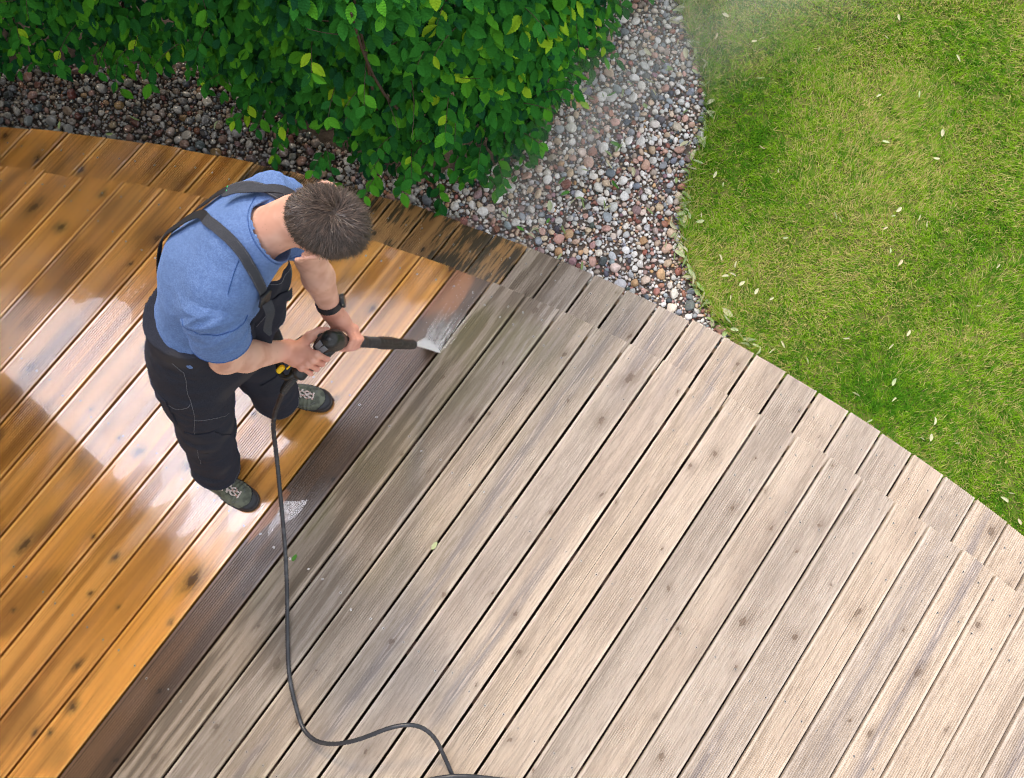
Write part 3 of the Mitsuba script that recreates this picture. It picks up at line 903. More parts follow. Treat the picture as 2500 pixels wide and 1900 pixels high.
def box_mesh(c, axes, half, bevel=0.15):
    """a box with softened edges: centre, rows of axes, half sizes"""
    import manifold3d as m3
    half = np.asarray(half, float); b = bevel * half.min()
    g = np.array([[x, y, z] for x in (-1, 1) for y in (-1, 1) for z in (-1, 1)], float)
    pts = []
    for s in g:
        for k in range(3):
            q = s * half; q[[i for i in range(3) if i != k]] -= s[[i for i in range(3) if i != k]] * b; pts.append(q)
    hull = trimesh.convex.convex_hull(np.array(pts))
    f = np.array(hull.faces)
    return np.array(hull.vertices) @ np.asarray(axes) + c, (f if np.linalg.det(np.asarray(axes)) > 0 else f[:, ::-1])


# ------------------------------------------------------------------ the person's joints (metres)
V = lambda *a: np.array(a, float)
HIP_R, HIP_L = V(-.968, .797, .92), V(-.858, .930, .92)
KNEE_R, KNEE_L = V(-1.022, .683, .50), V(-.862, .905, .50)
ANK_R, ANK_L = V(-1.082, .602, .10), V(-.880, .900, .10)
PELV0, PELV1, WAIST = V(-.915, .866, .88), V(-.915, .872, .97), V(-.900, .885, 1.06)
CHEST, UPPER, NECK0 = V(-.850, .940, 1.20), V(-.772, .965, 1.33), V(-.700, .997, 1.415)
SH_R, SH_L = V(-.800, .838, 1.315), V(-.665, 1.115, 1.385)
ELB_R, WR_R = V(-.822, .770, 1.075), V(-.697, .868, .875)
ELB_L, WR_L = V(-.615, 1.085, 1.09), V(-.577, 1.008, .862)
HEAD = V(-.510, 1.027, 1.480)
S_PEL, S_CH = unit(V(.60, .80, 0)), unit(V(.43, .88, .20))
# head axes: forward, to its left, up
HF = unit(V(.66, -.07, -.75)); HU = unit(V(.75, -.10, .66) - HF * (V(.75, -.10, .66) @ HF)); HL = np.cross(HU, HF)
HA = np.stack([HF, HL, HU])


def hp(f, l, u): return HEAD + f * HF + l * HL + u * HU


# gun axis: from the body down to the wet board
G0 = V(-.566, .904, .902); G1 = V(-.333, 1.200, 0.0); GA = unit(G1 - G0)


def gp(s): return G0 + GA * s


TO_CAM = unit(V(0, 0, 3.765) - V(-.55, .92, .85))
GC = unit(TO_CAM - GA * (TO_CAM @ GA)); GU = np.cross(GC, GA) * 1.0     # towards the light side, and across
if GU[1] < 0: GU = -GU
H0, H1 = V(-.583, .893, .890), V(-.668, .815, .835)                     # the grip: from the body to its butt
HAX = unit(H1 - H0)
HC = unit(TO_CAM - HAX * (TO_CAM @ HAX)); HLF = np.cross(HC, HAX)
if HLF[0] > 0: HLF = -HLF

skin = Field()
# torso under the clothes
skin.ecap(PELV1, WAIST, S_PEL, (.145, .105), (.128, .095)).ecap(WAIST, CHEST, S_CH, (.125, .095), (.125, .100)).ecap(CHEST, UPPER, S_CH, (.125, .100), (.128, .092), .04)
skin.cap(NECK0 - V(.02, .01, .02), SH_R, .055, .052, .05).cap(NECK0 - V(.02, .01, .02), SH_L, .055, .052, .05)
# neck and head
skin.ecap(NECK0 + V(-.01, 0, -.015), hp(-.045, 0, -.055), S_CH, (.066, .064), (.060, .062), .035)
skin.ell(hp(0, 0, .012), HA, (.098, .077, .090), .03).ell(hp(.030, 0, -.045), HA, (.062, .060, .075), .03)
skin.ell(hp(.062, 0, -.095), HA, (.026, .030, .022), .025)
skin.cap(hp(.092, 0, .0), hp(.112, 0, -.035), .010, .014, .012).ell(hp(.106, 0, -.040), HA, (.013, .017, .009), .01)
skin.cap(hp(.084, -.04, .018), hp(.084, .04, .018), .014, .014, .015)
skin.ell(hp(.094, 0, -.064), HA, (.010, .024, .0055), .006).ell(hp(.091, 0, -.073), HA, (.010, .021, .0060), .006)
for sgn in (-1, 1):
    skin.ell(hp(.083, sgn * .032, -.003), HA, (.010, .014, .009), .006)
    for a_ in np.linspace(-1.9, 2.1, 9):          # ear rim, concha and lobe
        skin.ell(hp(-.004 - .017 * math.cos(a_), sgn * (.088 + .009 * (math.cos(a_) + 1)), -.018 + .032 * math.sin(a_)), HA, (.0068, .0060, .0068), .007)
    skin.ell(hp(.002, sgn * .079, -.018), HA, (.014, .008, .022), .008).ell(hp(.004, sgn * .079, -.048), HA, (.007, .006, .009), .008)
# arms
skin.chain([SH_R, SH_R * .55 + ELB_R * .45, ELB_R], (.058, .054, .044), .03)
skin.chain([ELB_R, ELB_R * .68 + WR_R * .32, WR_R], (.042, .047, .030), .02)
skin.chain([SH_L, SH_L * .55 + ELB_L * .45, ELB_L], (.058, .052, .043), .03)
skin.chain([ELB_L, ELB_L * .68 + WR_L * .32, WR_L], (.043, .047, .030), .02)
skin.ell(WR_L * .93 + ELB_L * .07 + GU * .0, np.eye(3), (.031, .031, .031), .02)


def grip_hand(F, wrist, axis, c, e0, e1, R, phik, s0, thumb, curl=(62, 118, 165)):
    """four fingers closed round a rod: angles are measured from e0 towards e1, the index finger lies at s0 along the axis"""
    P = lambda s, a_, rho: c + axis * s + rho * (math.cos(math.radians(a_)) * e0 + math.sin(math.radians(a_)) * e1)
    knuck = []
    for j in range(4):
        s = s0 + j * .0212
        rk = (.0116, .0122, .0114, .0100)[j]; rr_ = (.0092, .0095, .0090, .0079)[j]
        d_ = (0, 4, 2, -6)[j]
        k0 = P(s, phik + d_, R + .020); knuck.append(k0)
        p1 = P(s * .96 + .003 * j, phik + curl[0] + d_, R + rr_ + .007)
        p2 = P(s * .95 + .003 * j, phik + curl[1] + d_, R + rr_ + .001)
        p3 = P(s * .95 + .003 * j, phik + curl[2] + d_, R + rr_ - .001)
        F.cap(k0, p1, rk * .93, rr_, .004).cap(p1, p2, rr_ * 1.04, rr_ * .94, .003).cap(p2, p3, rr_ * .92, rr_ * .80, .003)
        F.ell(k0 + unit(k0 - (c + axis * s)) * .005, np.eye(3), (.0112, .0112, .0112), .005).ell(p1 + unit(p1 - (c + axis * s)) * .0015, np.eye(3), np.full(3, rr_ * 1.05), .003)
    km = np.mean(knuck, 0)
    for j, k0 in enumerate(knuck):
        w = wrist + axis * (j - 1.5) * .009
        F.cap(w * .85 + k0 * .15, k0, .0180, .0115, .009)
        mid = w * .45 + k0 * .55 - unit(km - (c + axis * (s0 + .03))) * .006
        F.cap(w, mid, .018, .017, .016)
    F.cap(wrist, wrist * .6 + km * .4, .028, .025, .02)
    F.chain(thumb[0], thumb[1], .010)
    return knuck


# right hand round the grip, left hand round the lance
cR = H0
thR = [WR_R * .62 + H0 * .38 + HC * .010, H0 + HAX * -.010 + HLF * .030 + HC * .030, H0 + HAX * -.028 + HLF * .004 + HC * .036, H0 - HAX * .040 - HLF * .020 + HC * .030]
thR = [WR_R + (H0 - WR_R) * .25, H0 + HAX * .012 + HLF * .046 + HC * .012, H0 - HAX * .012 + HLF * .040 - HC * .008, H0 - HAX * .030 + HLF * .024 - HC * .022]
KN_R = grip_hand(skin, WR_R, HAX, H0, HLF, HC, .021, 100, .026, (thR, (.020, .016, .0125, .0105)))
LH0 = .098
thL = [WR_L + (gp(LH0) - WR_L) * .30 - GC * .006, gp(LH0 - .002) + GU * .042 - GC * .022, gp(LH0 - .010) + GU * .012 - GC * .036, gp(LH0 - .020) - GU * .020 - GC * .026]
KN_L = grip_hand(skin, WR_L, GA, G0, GU, GC, .020, 22, LH0, (thL, (.020, .0155, .0125, .0105)), curl=(58, 112, 158))

# ------------------------------------------------------------------ cloth
S3 = lambda p, fx, seed, o=3: meshkit.fbm(p * fx + seed * 7.13, o) - 0.5


def folds(p, axis, across, along, seed):
    """creases that run across the axis"""
    t = p @ axis
    q = p * across + axis * (t * (along - across))[..., None]
    n = meshkit.fbm(q + seed * 3.7, 3)
    return 1 - 2 * np.abs(n - 0.5) / 0.5


torso_c = Field()
torso_c.ecap(PELV1, WAIST, S_PEL, (.163, .118), (.150, .112)).ecap(WAIST, CHEST, S_CH, (.148, .112), (.146, .122)).ecap(CHEST, UPPER, S_CH, (.146, .122), (.150, .110), .05)
torso_c.cap(V(-.838, .978, 1.270), V(-.728, 1.075, 1.350), .120, .096, .05).cap(NECK0 - V(.03, .005, .02), NECK0 + V(.030, .004, .012), .088, .078, .04)
torso_c.cap(NECK0 - V(.022, .01, .022), SH_R, .066, .066, .06).cap(NECK0 - V(.022, .01, .022), SH_L, .066, .066, .06)
shirt = Field(); shirt.prims = list(torso_c.prims)
UA_R, UA_L = unit(ELB_R - SH_R), unit(ELB_L - SH_L)
HEM_R, HEM_L = SH_R + UA_R * .150, SH_L + UA_L * .160
spine = unit(UPPER - WAIST)
shirt.cut(lambda p: 1.085 - p[..., 2])


def shirt_warp(p):
    arm = np.exp(-((p - (SH_R * .4 + HEM_R * .6)) ** 2).sum(-1) / .085 ** 2)
    pit = np.exp(-((p - V(-.745, .865, 1.235)) ** 2).sum(-1) / .07 ** 2)
    w = -.008 * folds(p, unit(UA_R + V(.5, 0, .3)), 6, 20, 2.0) * arm - .012 * folds(p, unit(V(.5, .3, .8)), 12, 30, 5.0) * pit
    waist = np.exp(-((p - WAIST) @ spine / .09) ** 2)
    return w - .006 * S3(p, 7, 1.0) - .013 * folds(p, spine, 12, 6, 9.0) * waist - .003 * S3(p, 26, 4.0) - .0055 * folds(p, unit(V(.5, .7, .4)), 3.5, 9, 13.0)


shirt.warp(shirt_warp)
NECKAX = unit(hp(-.045, 0, -.055) - NECK0)


def capsule_out(a, b, r):
    d = b - a; L = d @ d

    def fn(p):
        t = np.clip((p - a) @ d / L, 0, 1); return r - np.linalg.norm(p - a - t[..., None] * d, axis=-1)
    return fn


shirt.cut(capsule_out(NECK0 + NECKAX * .062 + V(.006, -.004, -.006), NECK0 + NECKAX * .25, .078))
def half_in_ball(c, n, rad, wob=0.0):
    """takes away what lies beyond the plane through c, within rad of c"""
    return lambda p: np.minimum((p - c) @ n + wob * S3(p, 9, 8.0, 1), rad - np.linalg.norm(p - c - n * rad * .45, axis=-1))


def sleeve_end(c, n):
    """takes away what lies beyond the sleeve's hem, close to the arm only"""
    def fn(p):
        q = p - c; t = q @ n
        return np.minimum(t + .014 * S3(p, 9, 8.0, 1), .094 - np.linalg.norm(q - np.clip(t, 0, .24)[..., None] * n, axis=-1))
    return fn


sleeves = []
for S_, H_, U_, sd in ((SH_R, HEM_R, UA_R, 2.0), (SH_L, HEM_L, UA_L, 6.0)):
    F = Field().cap(S_ - U_ * .005, S_ + U_ * .03, .074, .077, .02).cap(S_ + U_ * .03, H_ + U_ * .06, .077, .083, .02)
    F.warp(lambda p, U_=U_, sd=sd, H_=H_: -.010 * folds(p, unit(U_ + V(.5, 0, .3)), 7, 22, sd) * np.clip(.35 + ((p - H_) @ U_) / -.15, .1, 1) - .005 * S3(p, 10, sd) - .003 * S3(p, 28, sd))
    F.cut(sleeve_end(H_, U_)).cut(capsule_out(H_ - U_ * .022, H_ + U_ * .1, .062))
    sleeves.append(F)

trou = Field()
trou.ecap(V(-.915, .868, .86), PELV1, S_PEL, (.170, .125), (.178, .136), .04).ecap(PELV1, V(-.890, .892, 1.14), S_PEL, (.172, .130), (.168, .134), .03)
trou.chain([HIP_R, HIP_R * .5 + KNEE_R * .5, KNEE_R, ANK_R + V(.006, .012, .03)], (.112, .100, .083, .075), .03)
trou.chain([HIP_L, HIP_L * .5 + KNEE_L * .5, KNEE_L, ANK_L + V(-.012, .004, .03)], (.108, .098, .082, .072), .03)
trou.cap(HIP_R - V(.02, -.03, -.01), HIP_R * .8 + KNEE_R * .2, .10, .10, .04)


def trou_warp(p):
    z = p[..., 2]
    low = np.exp(-((z - .16) / .13) ** 2); knee = np.exp(-((z - .52) / .12) ** 2); hip = np.exp(-((z - .84) / .12) ** 2)
    up = V(0, 0, 1.0)
    wb = np.exp(-((z - 1.06) / .05) ** 2)
    return -.006 * wb * folds(p, unit(V(.6, .8, .0)), 30, 40, 19.0) - .013 * folds(p, unit(up + V(.25, .2, 0)), 4, 15, 3.0) * (low + .6 * knee + .2) - .009 * folds(p, unit(V(.4, -.3, .8)), 5, 14, 6.0) * hip - .009 * S3(p, 5, 2.0) - .003 * folds(p, up, 9, 26, 11.0)


trou.warp(trou_warp)
WN = unit(V(.20, .12, .95)); WTOP = V(-.895, .885, 1.135)
trou.cut(lambda p: (p - WTOP) @ WN + .008 * S3(p, 8, 14.0, 1))
trou.cut(half_in_ball(V(ANK_R[0], ANK_R[1], .066), unit(V(.2, -.05, -1)), .16, .01)).cut(half_in_ball(V(ANK_L[0], ANK_L[1], .066), unit(V(.3, 0, -1)), .16, .01))
trou.cut(capsule_out(ANK_R + V(0, 0, -.05), ANK_R + V(.003, .006, .03), .060)).cut(capsule_out(ANK_L + V(0, 0, -.05), ANK_L + V(0, 0, .03), .058))


def c_skin(p, n, uv):
    m = fbm(p.x * 26, p.y * 26, p.z * 26, 3)
    col = mix((0.680, 0.410, 0.310), (0.560, 0.300, 0.220), smoothstep(0.3, 0.75, m))
    hand = smoothstep(0.96, 0.88, p.z)
    col = mix(col, col * mi.Color3f(1.0, 0.84, 0.84), hand)
    mole = smoothstep(0.90, 0.94, noise(p.x * 170, p.y * 170, p.z * 170))
    return mix(col, col * 0.72, mole * 0.5)


def c_shirt(p, n, uv):
    weave = noise(p.x * 900, p.y * 900, p.z * 900) * 0.5 + 0.5 * fbm(p.x * 260, p.y * 260, p.z * 260, 2)
    return mix((0.080, 0.145, 0.335), (0.155, 0.245, 0.475), smoothstep(0.25, 0.8, weave))


def c_denim(p, n, uv):
    weave = noise(p.x * 700, p.y * 700, p.z * 700)
    dust = smoothstep(0.52, 0.78, fbm(p.x * 7, p.y * 7, p.z * 7, 3))
    col = mix((0.014, 0.017, 0.028), (0.030, 0.034, 0.050), weave)
    return mix(col, mi.Color3f(0.060, 0.056, 0.058), 0.55 * dust)


def c_suede(p, n, uv):
    m = fbm(p.x * 60, p.y * 60, p.z * 60, 3)
    return mix((0.155, 0.170, 0.135), (0.085, 0.095, 0.078), smoothstep(0.35, 0.7, m))


scene['skin'] = {'type': 'principled', 'base_color': proc(c_skin), 'roughness': 0.48, 'specular': 0.45, 'flatness': 0.3}
scene['shirt_cotton'] = {'type': 'principled', 'base_color': proc(c_shirt), 'roughness': 0.9, 'specular': 0.15, 'sheen': 0.35}
scene['work_cotton'] = {'type': 'principled', 'base_color': proc(c_denim), 'roughness': 0.85, 'specular': 0.2, 'sheen': 0.2}
scene['strap_grey'] = {'type': 'principled', 'base_color': proc(lambda p, n, uv: mix((0.034, 0.038, 0.048), (0.060, 0.064, 0.076), noise(p.x * 600, p.y * 600, p.z * 600))), 'roughness': 0.85, 'specular': 0.2}
scene['strap_black'] = {'type': 'principled', 'base_color': {'type': 'rgb', 'value': (0.012, 0.012, 0.015)}, 'roughness': 0.8}
scene['thread_grey'] = {'type': 'diffuse', 'reflectance': {'type': 'rgb', 'value': (0.16, 0.165, 0.19)}}
scene['thread_green'] = {'type': 'diffuse', 'reflectance': {'type': 'rgb', 'value': (0.06, 0.62, 0.20)}}
scene['seam_blue'] = {'type': 'diffuse', 'reflectance': {'type': 'rgb', 'value': (0.035, 0.085, 0.27)}}
scene['hair_base'] = {'type': 'principled', 'base_color': {'type': 'rgb', 'value': (0.030, 0.019, 0.014)}, 'roughness': 0.6}
scene['hair_strand'] = {'type': 'principled', 'base_color': proc(lambda p, n, uv: mix((0.024, 0.015, 0.011), (0.150, 0.098, 0.074), uv.x * uv.x * (0.35 + 1.1 * noise(p.x * 70, p.y * 70, p.z * 70)))), 'roughness': 0.38, 'specular': 0.6}
scene['suede'] = {'type': 'principled', 'base_color': proc(c_suede), 'roughness': 0.9, 'specular': 0.15, 'sheen': 0.4}
scene['rubber'] = {'type': 'principled', 'base_color': {'type': 'rgb', 'value': (0.016, 0.019, 0.026)}, 'roughness': 0.42, 'specular': 0.5}
scene['lace'] = {'type': 'diffuse', 'reflectance': proc(lambda p, n, uv: mix((0.62, 0.55, 0.53), (0.48, 0.25, 0.20), smoothstep(0.62, 0.75, noise(p.x * 240, p.y * 240, p.z * 240))))}
scene['orange_tag'] = {'type': 'diffuse', 'reflectance': {'type': 'rgb', 'value': (0.80, 0.16, 0.03)}}
scene['black_plastic'] = {'type': 'principled', 'base_color': proc(lambda p, n, uv: mix((0.012, 0.013, 0.015), (0.034, 0.037, 0.042), smoothstep(0.5, 0.85, fbm(p.x * 75, p.y * 75, p.z * 75, 4)))), 'roughness': 0.33, 'specular': 0.55}
scene['grey_plastic'] = {'type': 'principled', 'base_color': {'type': 'rgb', 'value': (0.16, 0.175, 0.20)}, 'roughness': 0.4}
scene['yellow_plastic'] = {'type': 'principled', 'base_color': {'type': 'rgb', 'value': (0.85, 0.55, 0.01)}, 'roughness': 0.35}
scene['hose_rubber'] = {'type': 'principled', 'base_color': proc(lambda p, n, uv: mix((0.022, 0.025, 0.033), (0.060, 0.064, 0.074), smoothstep(0.45, 0.8, fbm(p.x * 45, p.y * 45, p.z * 45, 3)))), 'roughness': 0.36, 'specular': 0.6}  # bluish base colour has reflected sky put into it
scene['watch_glass'] = {'type': 'principled', 'base_color': {'type': 'rgb', 'value': (0.03, 0.04, 0.05)}, 'roughness': 0.12, 'specular': 0.8}
scene['eye_white'] = {'type': 'principled', 'base_color': {'type': 'rgb', 'value': (0.75, 0.72, 0.70)}, 'roughness': 0.2}

say('person', 'bending man in blue T-shirt and dark dungarees holding the pressure washer gun', 'person')
add('person__body', relax(skin.mesh(.0024), 1), 'skin', smooth=True)
add('person__shirt', relax(shirt.mesh(.0045), 2), 'shirt_cotton', smooth=True)
for F in sleeves: add('person__sleeve', relax(F.mesh(.0042), 2), 'shirt_cotton', smooth=True)
add('person__trousers', relax(trou.mesh(.006), 2), 'work_cotton', smooth=True)
for sgn in (-1, 1):
    m = trimesh.creation.icosphere(subdivisions=2, radius=.0115)
    add('person__eye', (np.array(m.vertices) + hp(.082, sgn * .032, -.004), np.array(m.faces)), 'eye_white', smooth=True)

# bib: a loose panel that hangs off the chest between the two straps
DEP = unit(np.cross(S_CH, spine))
if DEP[0] < 0: DEP = -DEP
BIB_R = spline([V(-0.628, 0.998, 1.285), V(-0.643, 0.967, 1.200), V(-0.673, 0.951, 1.120), V(-0.681, 0.926, 1.050), V(-0.704, 0.890, 0.980)], 24)
BIB_L = spline([V(-0.693, 0.921, 1.310), V(-0.715, 0.898, 1.220), V(-0.748, 0.880, 1.130), V(-0.782, 0.863, 1.060), V(-0.814, 0.844, 0.980)], 24)


def bib_pt(u, t):
    """u from his right edge to his left, t from the top hem down"""
    u, t = np.broadcast_arrays(np.asarray(u, float), np.asarray(t, float))
    k = t * 23
    lft = np.stack([np.interp(k, np.arange(24), BIB_L[:, c]) for c in range(3)], -1); rgt = np.stack([np.interp(k, np.arange(24), BIB_R[:, c]) for c in range(3)], -1)
    p = lft * (1 - u)[..., None] + rgt * u[..., None]
    bul = .030 * np.sin(np.pi * u) + .010 * np.sin(7 * u + 5 * t) * np.sin(np.pi * u) + .008 * np.sin(3 * u - 11 * t) * t
    return p + bul[..., None] * DEP


def sheet_mesh(fn, nu, nt, th_):
    u, t = np.meshgrid(np.linspace(0, 1, nu), np.linspace(0, 1, nt), indexing='ij')
    top = fn(u, t).reshape(-1, 3); v = np.vstack([top, top - DEP * th_]); m = nu * nt; f = []
    for i in range(nu - 1):
        for j in range(nt - 1):
            k = i * nt + j; f += [(k, k + nt, k + nt + 1), (k, k + nt + 1, k + 1), (m + k, m + k + nt + 1, m + k + nt), (m + k, m + k + 1, m + k + nt + 1)]
    rim = [i * nt for i in range(nu)] + [(nu - 1) * nt + j for j in range(1, nt)] + [i * nt + nt - 1 for i in range(nu - 2, -1, -1)] + [j for j in range(nt - 2, 0, -1)]
    for k in range(len(rim)):
        x, y = rim[k], rim[(k + 1) % len(rim)]; f += [(x, m + x, m + y), (x, m + y, y)]
    f = np.array(f)
    return v, (f if trimesh.Trimesh(v, f, process=False).volume > 0 else f[:, ::-1])


add('person__bib', sheet_mesh(bib_pt, 30, 30, .004), 'work_cotton', smooth=50)
add('person__bib_pocket', sheet_mesh(lambda u, t: bib_pt(.16 + .66 * u, .30 + .42 * t) + DEP * .0045, 16, 16, .004), 'work_cotton', smooth=50)
add('person__bib_flap', sheet_mesh(lambda u, t: bib_pt(.14 + .70 * u, .24 + .10 * t) + DEP * (.007 + .010 * t)[..., None], 16, 6, .003), 'work_cotton', smooth=50)
for pts in ([(.02, .03), (.5, .03), (.98, .03)], [(.97, .03), (.97, .5), (.97, .97)], [(.14, .33), (.5, .345), (.84, .33)], [(.18, .34), (.18, .55), (.18, .72)], [(.80, .34), (.80, .55), (.80, .72)]):
    q = np.array([bib_pt(*p) for p in pts]) + DEP * .006
    q = bib_pt(np.interp(np.linspace(0, 1, 24), np.linspace(0, 1, len(pts)), [a for a, _ in pts]), np.interp(np.linspace(0, 1, 24), np.linspace(0, 1, len(pts)), [b for _, b in pts])) + DEP * (.0012 if pts[0][1] < .1 else .0062)
    add('person__bib_seam', tube(q, .0009, 5), 'thread_grey', smooth=True)
tabc = bib_pt(.93, .36) + DEP * .006
add('person__bib_tab', strip(np.array([tabc, tabc + V(.001, -.012, -.012), tabc + V(.004, -.022, -.020)]), np.tile(DEP, (3, 1)), .009, .0015), 'thread_green')

# ------------------------------------------------------------------ hair
hair = Field().ell(hp(0, 0, .014), HA, (.1045, .0795, .097), .03)
hairline = lambda q: np.maximum(np.maximum(-.020 + .62 * q[..., 0] - q[..., 2], -.062 - q[..., 2]), .034 - np.hypot(q[..., 0] - .004, q[..., 2] + .020) - 9 * np.maximum(.055 - np.abs(q[..., 1]), 0))
hair.cut(lambda p: hairline((p - HEAD) @ HA.T))
add('person__hair', relax(hair.mesh(.0035), 1), 'hair_base', smooth=True)
r = np.random.default_rng(77)
n = 15000
d = unit(r.standard_normal((n * 3, 3)))
loc = d * [.1045, .0795, .097] + [0, 0, .014]
ok = (hairline(loc + .006 * r.standard_normal((n * 3, 1))) < 0)
loc, d = loc[ok][:n], d[ok][:n]; n = len(loc)
nrm = unit(d / [.1045, .0795, .097])
WH = V(-.040, -.006, .100)                                  # the whorl
away = loc - WH; away = away - nrm * (away * nrm).sum(1, keepdims=True)
rad = np.linalg.norm(away, axis=1, keepdims=True); away = unit(away)
swirl = np.cross(nrm, away)
flow = unit(away + swirl * np.exp(-rad / .03) * 1.1 + V(.35, 0, 0) * (loc[:, :1] > -.02) + V(0, 0, -.5) * np.clip(rad / .1, 0, 1))
flow = unit(flow - nrm * (flow * nrm).sum(1, keepdims=True) + .38 * r.standard_normal((n, 3)))
tuft = meshkit.noise(loc * 90)[:, None]
Ls = (.008 + .024 * np.clip((loc[:, 2] + .035) / .10, 0, 1))[:, None] * r.uniform(.7, 1.25, (n, 1))
lift = (.55 - 2.0 * np.clip(rad - .08, 0, .1)) * (0.6 + 0.8 * tuft)
p0 = loc - nrm * .001; p1 = p0 + Ls * .5 * unit(flow + nrm * lift); p2 = p1 + Ls * .5 * unit(flow + nrm * lift * .15 + [0, 0, -.12])
side = unit(np.cross(flow, nrm)) * r.uniform(.0004, .0008, (n, 1))
vv = np.stack([p0 - side, p0 + side, p1 - side, p1 + side, p2], 1).reshape(-1, 3) @ HA + HEAD
o = (np.arange(n) * 5)[:, None]
ff = np.concatenate([o + [0, 1, 3], o + [0, 3, 2], o + [2, 3, 4]], 1).reshape(-1, 3)
u = np.repeat(r.uniform(size=n), 5)
say(add('person__hair__strand', (vv, ff), 'hair_strand', smooth=True, uv=np.column_stack([u, np.tile([0, 0, .5, .5, 1], n)])), kind='stuff')
# ------------------------------------------------------------------ straps, seams and pockets of the clothes


def stitch(field, pts, key, mat, r_=.0009, off=.0006, n=40):
    p = field.snap(spline(pts, n), off)
    return add(key, tube(p, r_, 5), mat, smooth=True)


A1 = [V(-1.035, .925, 1.06), V(-1.01, .955, 1.18), V(-.965, 1.0, 1.30), V(-.910, 1.03, 1.375), V(-.862, 1.043, 1.41), V(-.798, 1.018, 1.459)]
A2 = [V(-.800, 1.020, 1.457), V(-.756, .980, 1.486), V(-.721, .955, 1.488), V(-.693, .929, 1.471), V(-.681, .909, 1.441), V(-.675, .894, 1.400), V(-.676, .880, 1.345)]
B1 = [V(-1.00, 1.00, 1.10), V(-.965, 1.04, 1.24), V(-.91, 1.07, 1.34), V(-.86, 1.085, 1.39), V(-.82, 1.10, 1.41), V(-.766, 1.113, 1.439)]
B2 = [V(-.768, 1.112, 1.438), V(-.733, 1.119, 1.451), V(-.698, 1.115, 1.463), V(-.664, 1.107, 1.466), V(-.636, 1.098, 1.460), V(-.615, 1.080, 1.43), V(-.600, 1.065, 1.39)]
TL = [V(-.608, 1.114, 1.440), V(-.631, 1.116, 1.456), V(-.657, 1.110, 1.464), V(-.683, 1.096, 1.468), V(-.711, 1.090, 1.465), V(-.738, 1.079, 1.464), V(-.757, 1.060, 1.465)]
add('person__elastic_strap', ribbon(shirt, A1, .027, .004, n=60, lift=[0, .002, .003, .008, .012, .005]), 'strap_black', smooth=35)
add('person__elastic_strap', ribbon(shirt, B1, .027, .004, n=60, lift=[0, .002, .003, .006, .005]), 'strap_black', smooth=35)
add('person__strap', ribbon(shirt, A2, np.linspace(.029, .026, 40), .005, lift=[.004, .003, .002, .002, .002]), 'strap_grey', smooth=35)
add('person__strap', ribbon(shirt, B2, .027, .005, lift=[.005, .006, .006, .004, .002]), 'strap_grey', smooth=35)
add('person__strap_end', ribbon(shirt, TL, np.r_[np.full(34, .025), np.linspace(.025, .014, 6)], .011, lift=[.0, .002, .006, .012, .016]), 'strap_grey', smooth=35)
for pts, o in ((A2, .0085), (B2, .0125)):                     # seams along the straps' edges, green bar tacks at the joint
    p = shirt.snap(spline(pts, 40), o); nr = shirt.grad(p, .012); s = unit(np.cross(unit(np.gradient(p, axis=0)), nr))
    for q in (-.0105, .0105): add('person__strap_seam', tube(p + s * q, .0007, 5), 'thread_grey', smooth=True)
    for q in (-.0100, .0100):
        c = p[0] + s[0] * q; add('person__bar_tack', tube(np.array([c - s[0] * .004, c + s[0] * .004]), .0014, 6), 'thread_green')
# buckle and the loose strap end in front
bk = shirt.snap(V(-.674, .872, 1.33)[None], .014)[0]; bn = shirt.grad(bk[None])[0]; bu = unit(V(-.1, -.35, -.9) - bn * (V(-.1, -.35, -.9) @ bn)); bs = np.cross(bn, bu)
add('person__buckle', box_mesh(bk, np.stack([bs, bu, bn]), (.021, .024, .0045), .5), 'black_plastic', smooth=40)
fl = spline([bk + bu * .012 + bn * .006, bk + bu * .045 + bn * .022, bk + bu * .10 + bn * .020 + bs * .004, bk + bu * .16 + bn * .030 + bs * .012], 20)
add('person__strap_end', strip(fl, np.tile(unit(bn + V(.2, -.3, .5)), (20, 1)), np.r_[np.full(15, .030), np.linspace(.03, .010, 5)], .002), 'strap_grey', smooth=35)
# shirt: shoulder and sleeve seams, collar band
stitch(shirt, [V(-.707, .919, 1.463), V(-.719, .895, 1.446), V(-.728, .870, 1.431), V(-.737, .840, 1.414)], 'person__shirt_seam', 'seam_blue', .0012)
for F, S_, U_ in ((sleeves[0], SH_R, UA_R), (sleeves[1], SH_L, UA_L)):
    g1 = unit(np.cross(U_, V(0, 0, 1))); g2 = np.cross(U_, g1); b_ = np.linspace(0, 2 * np.pi, 50)
    for off_, rr_ in ((.142, .0012), (.012, .0014)):
        ring_ = F.snap(S_ + U_ * off_ + .08 * (np.cos(b_)[:, None] * g1 + np.sin(b_)[:, None] * g2), .0004)
        add('person__sleeve_seam', tube(ring_, rr_, 6, False), 'seam_blue', smooth=True)
cc = NECK0 + NECKAX * .055 + V(.006, -.004, -.006); e1 = unit(np.cross(NECKAX, V(0, 0, 1))); e2 = np.cross(NECKAX, e1)
a_ = np.linspace(0, 2 * np.pi, 72)
for rr_, th_, mt in ((.0815, .0028, 'shirt_cotton'), (.0945, .0010, 'seam_blue')):
    ring_ = cc + rr_ * (np.cos(a_)[:, None] * e1 + np.sin(a_)[:, None] * e2)
    ring_ = shirt.snap(ring_, .0004)
    for _ in range(2): ring_[1:-1] = (ring_[:-2] + 2 * ring_[1:-1] + ring_[2:]) / 4
    add('person__collar_seam', tube(ring_, th_, 7, False), mt, smooth=True)
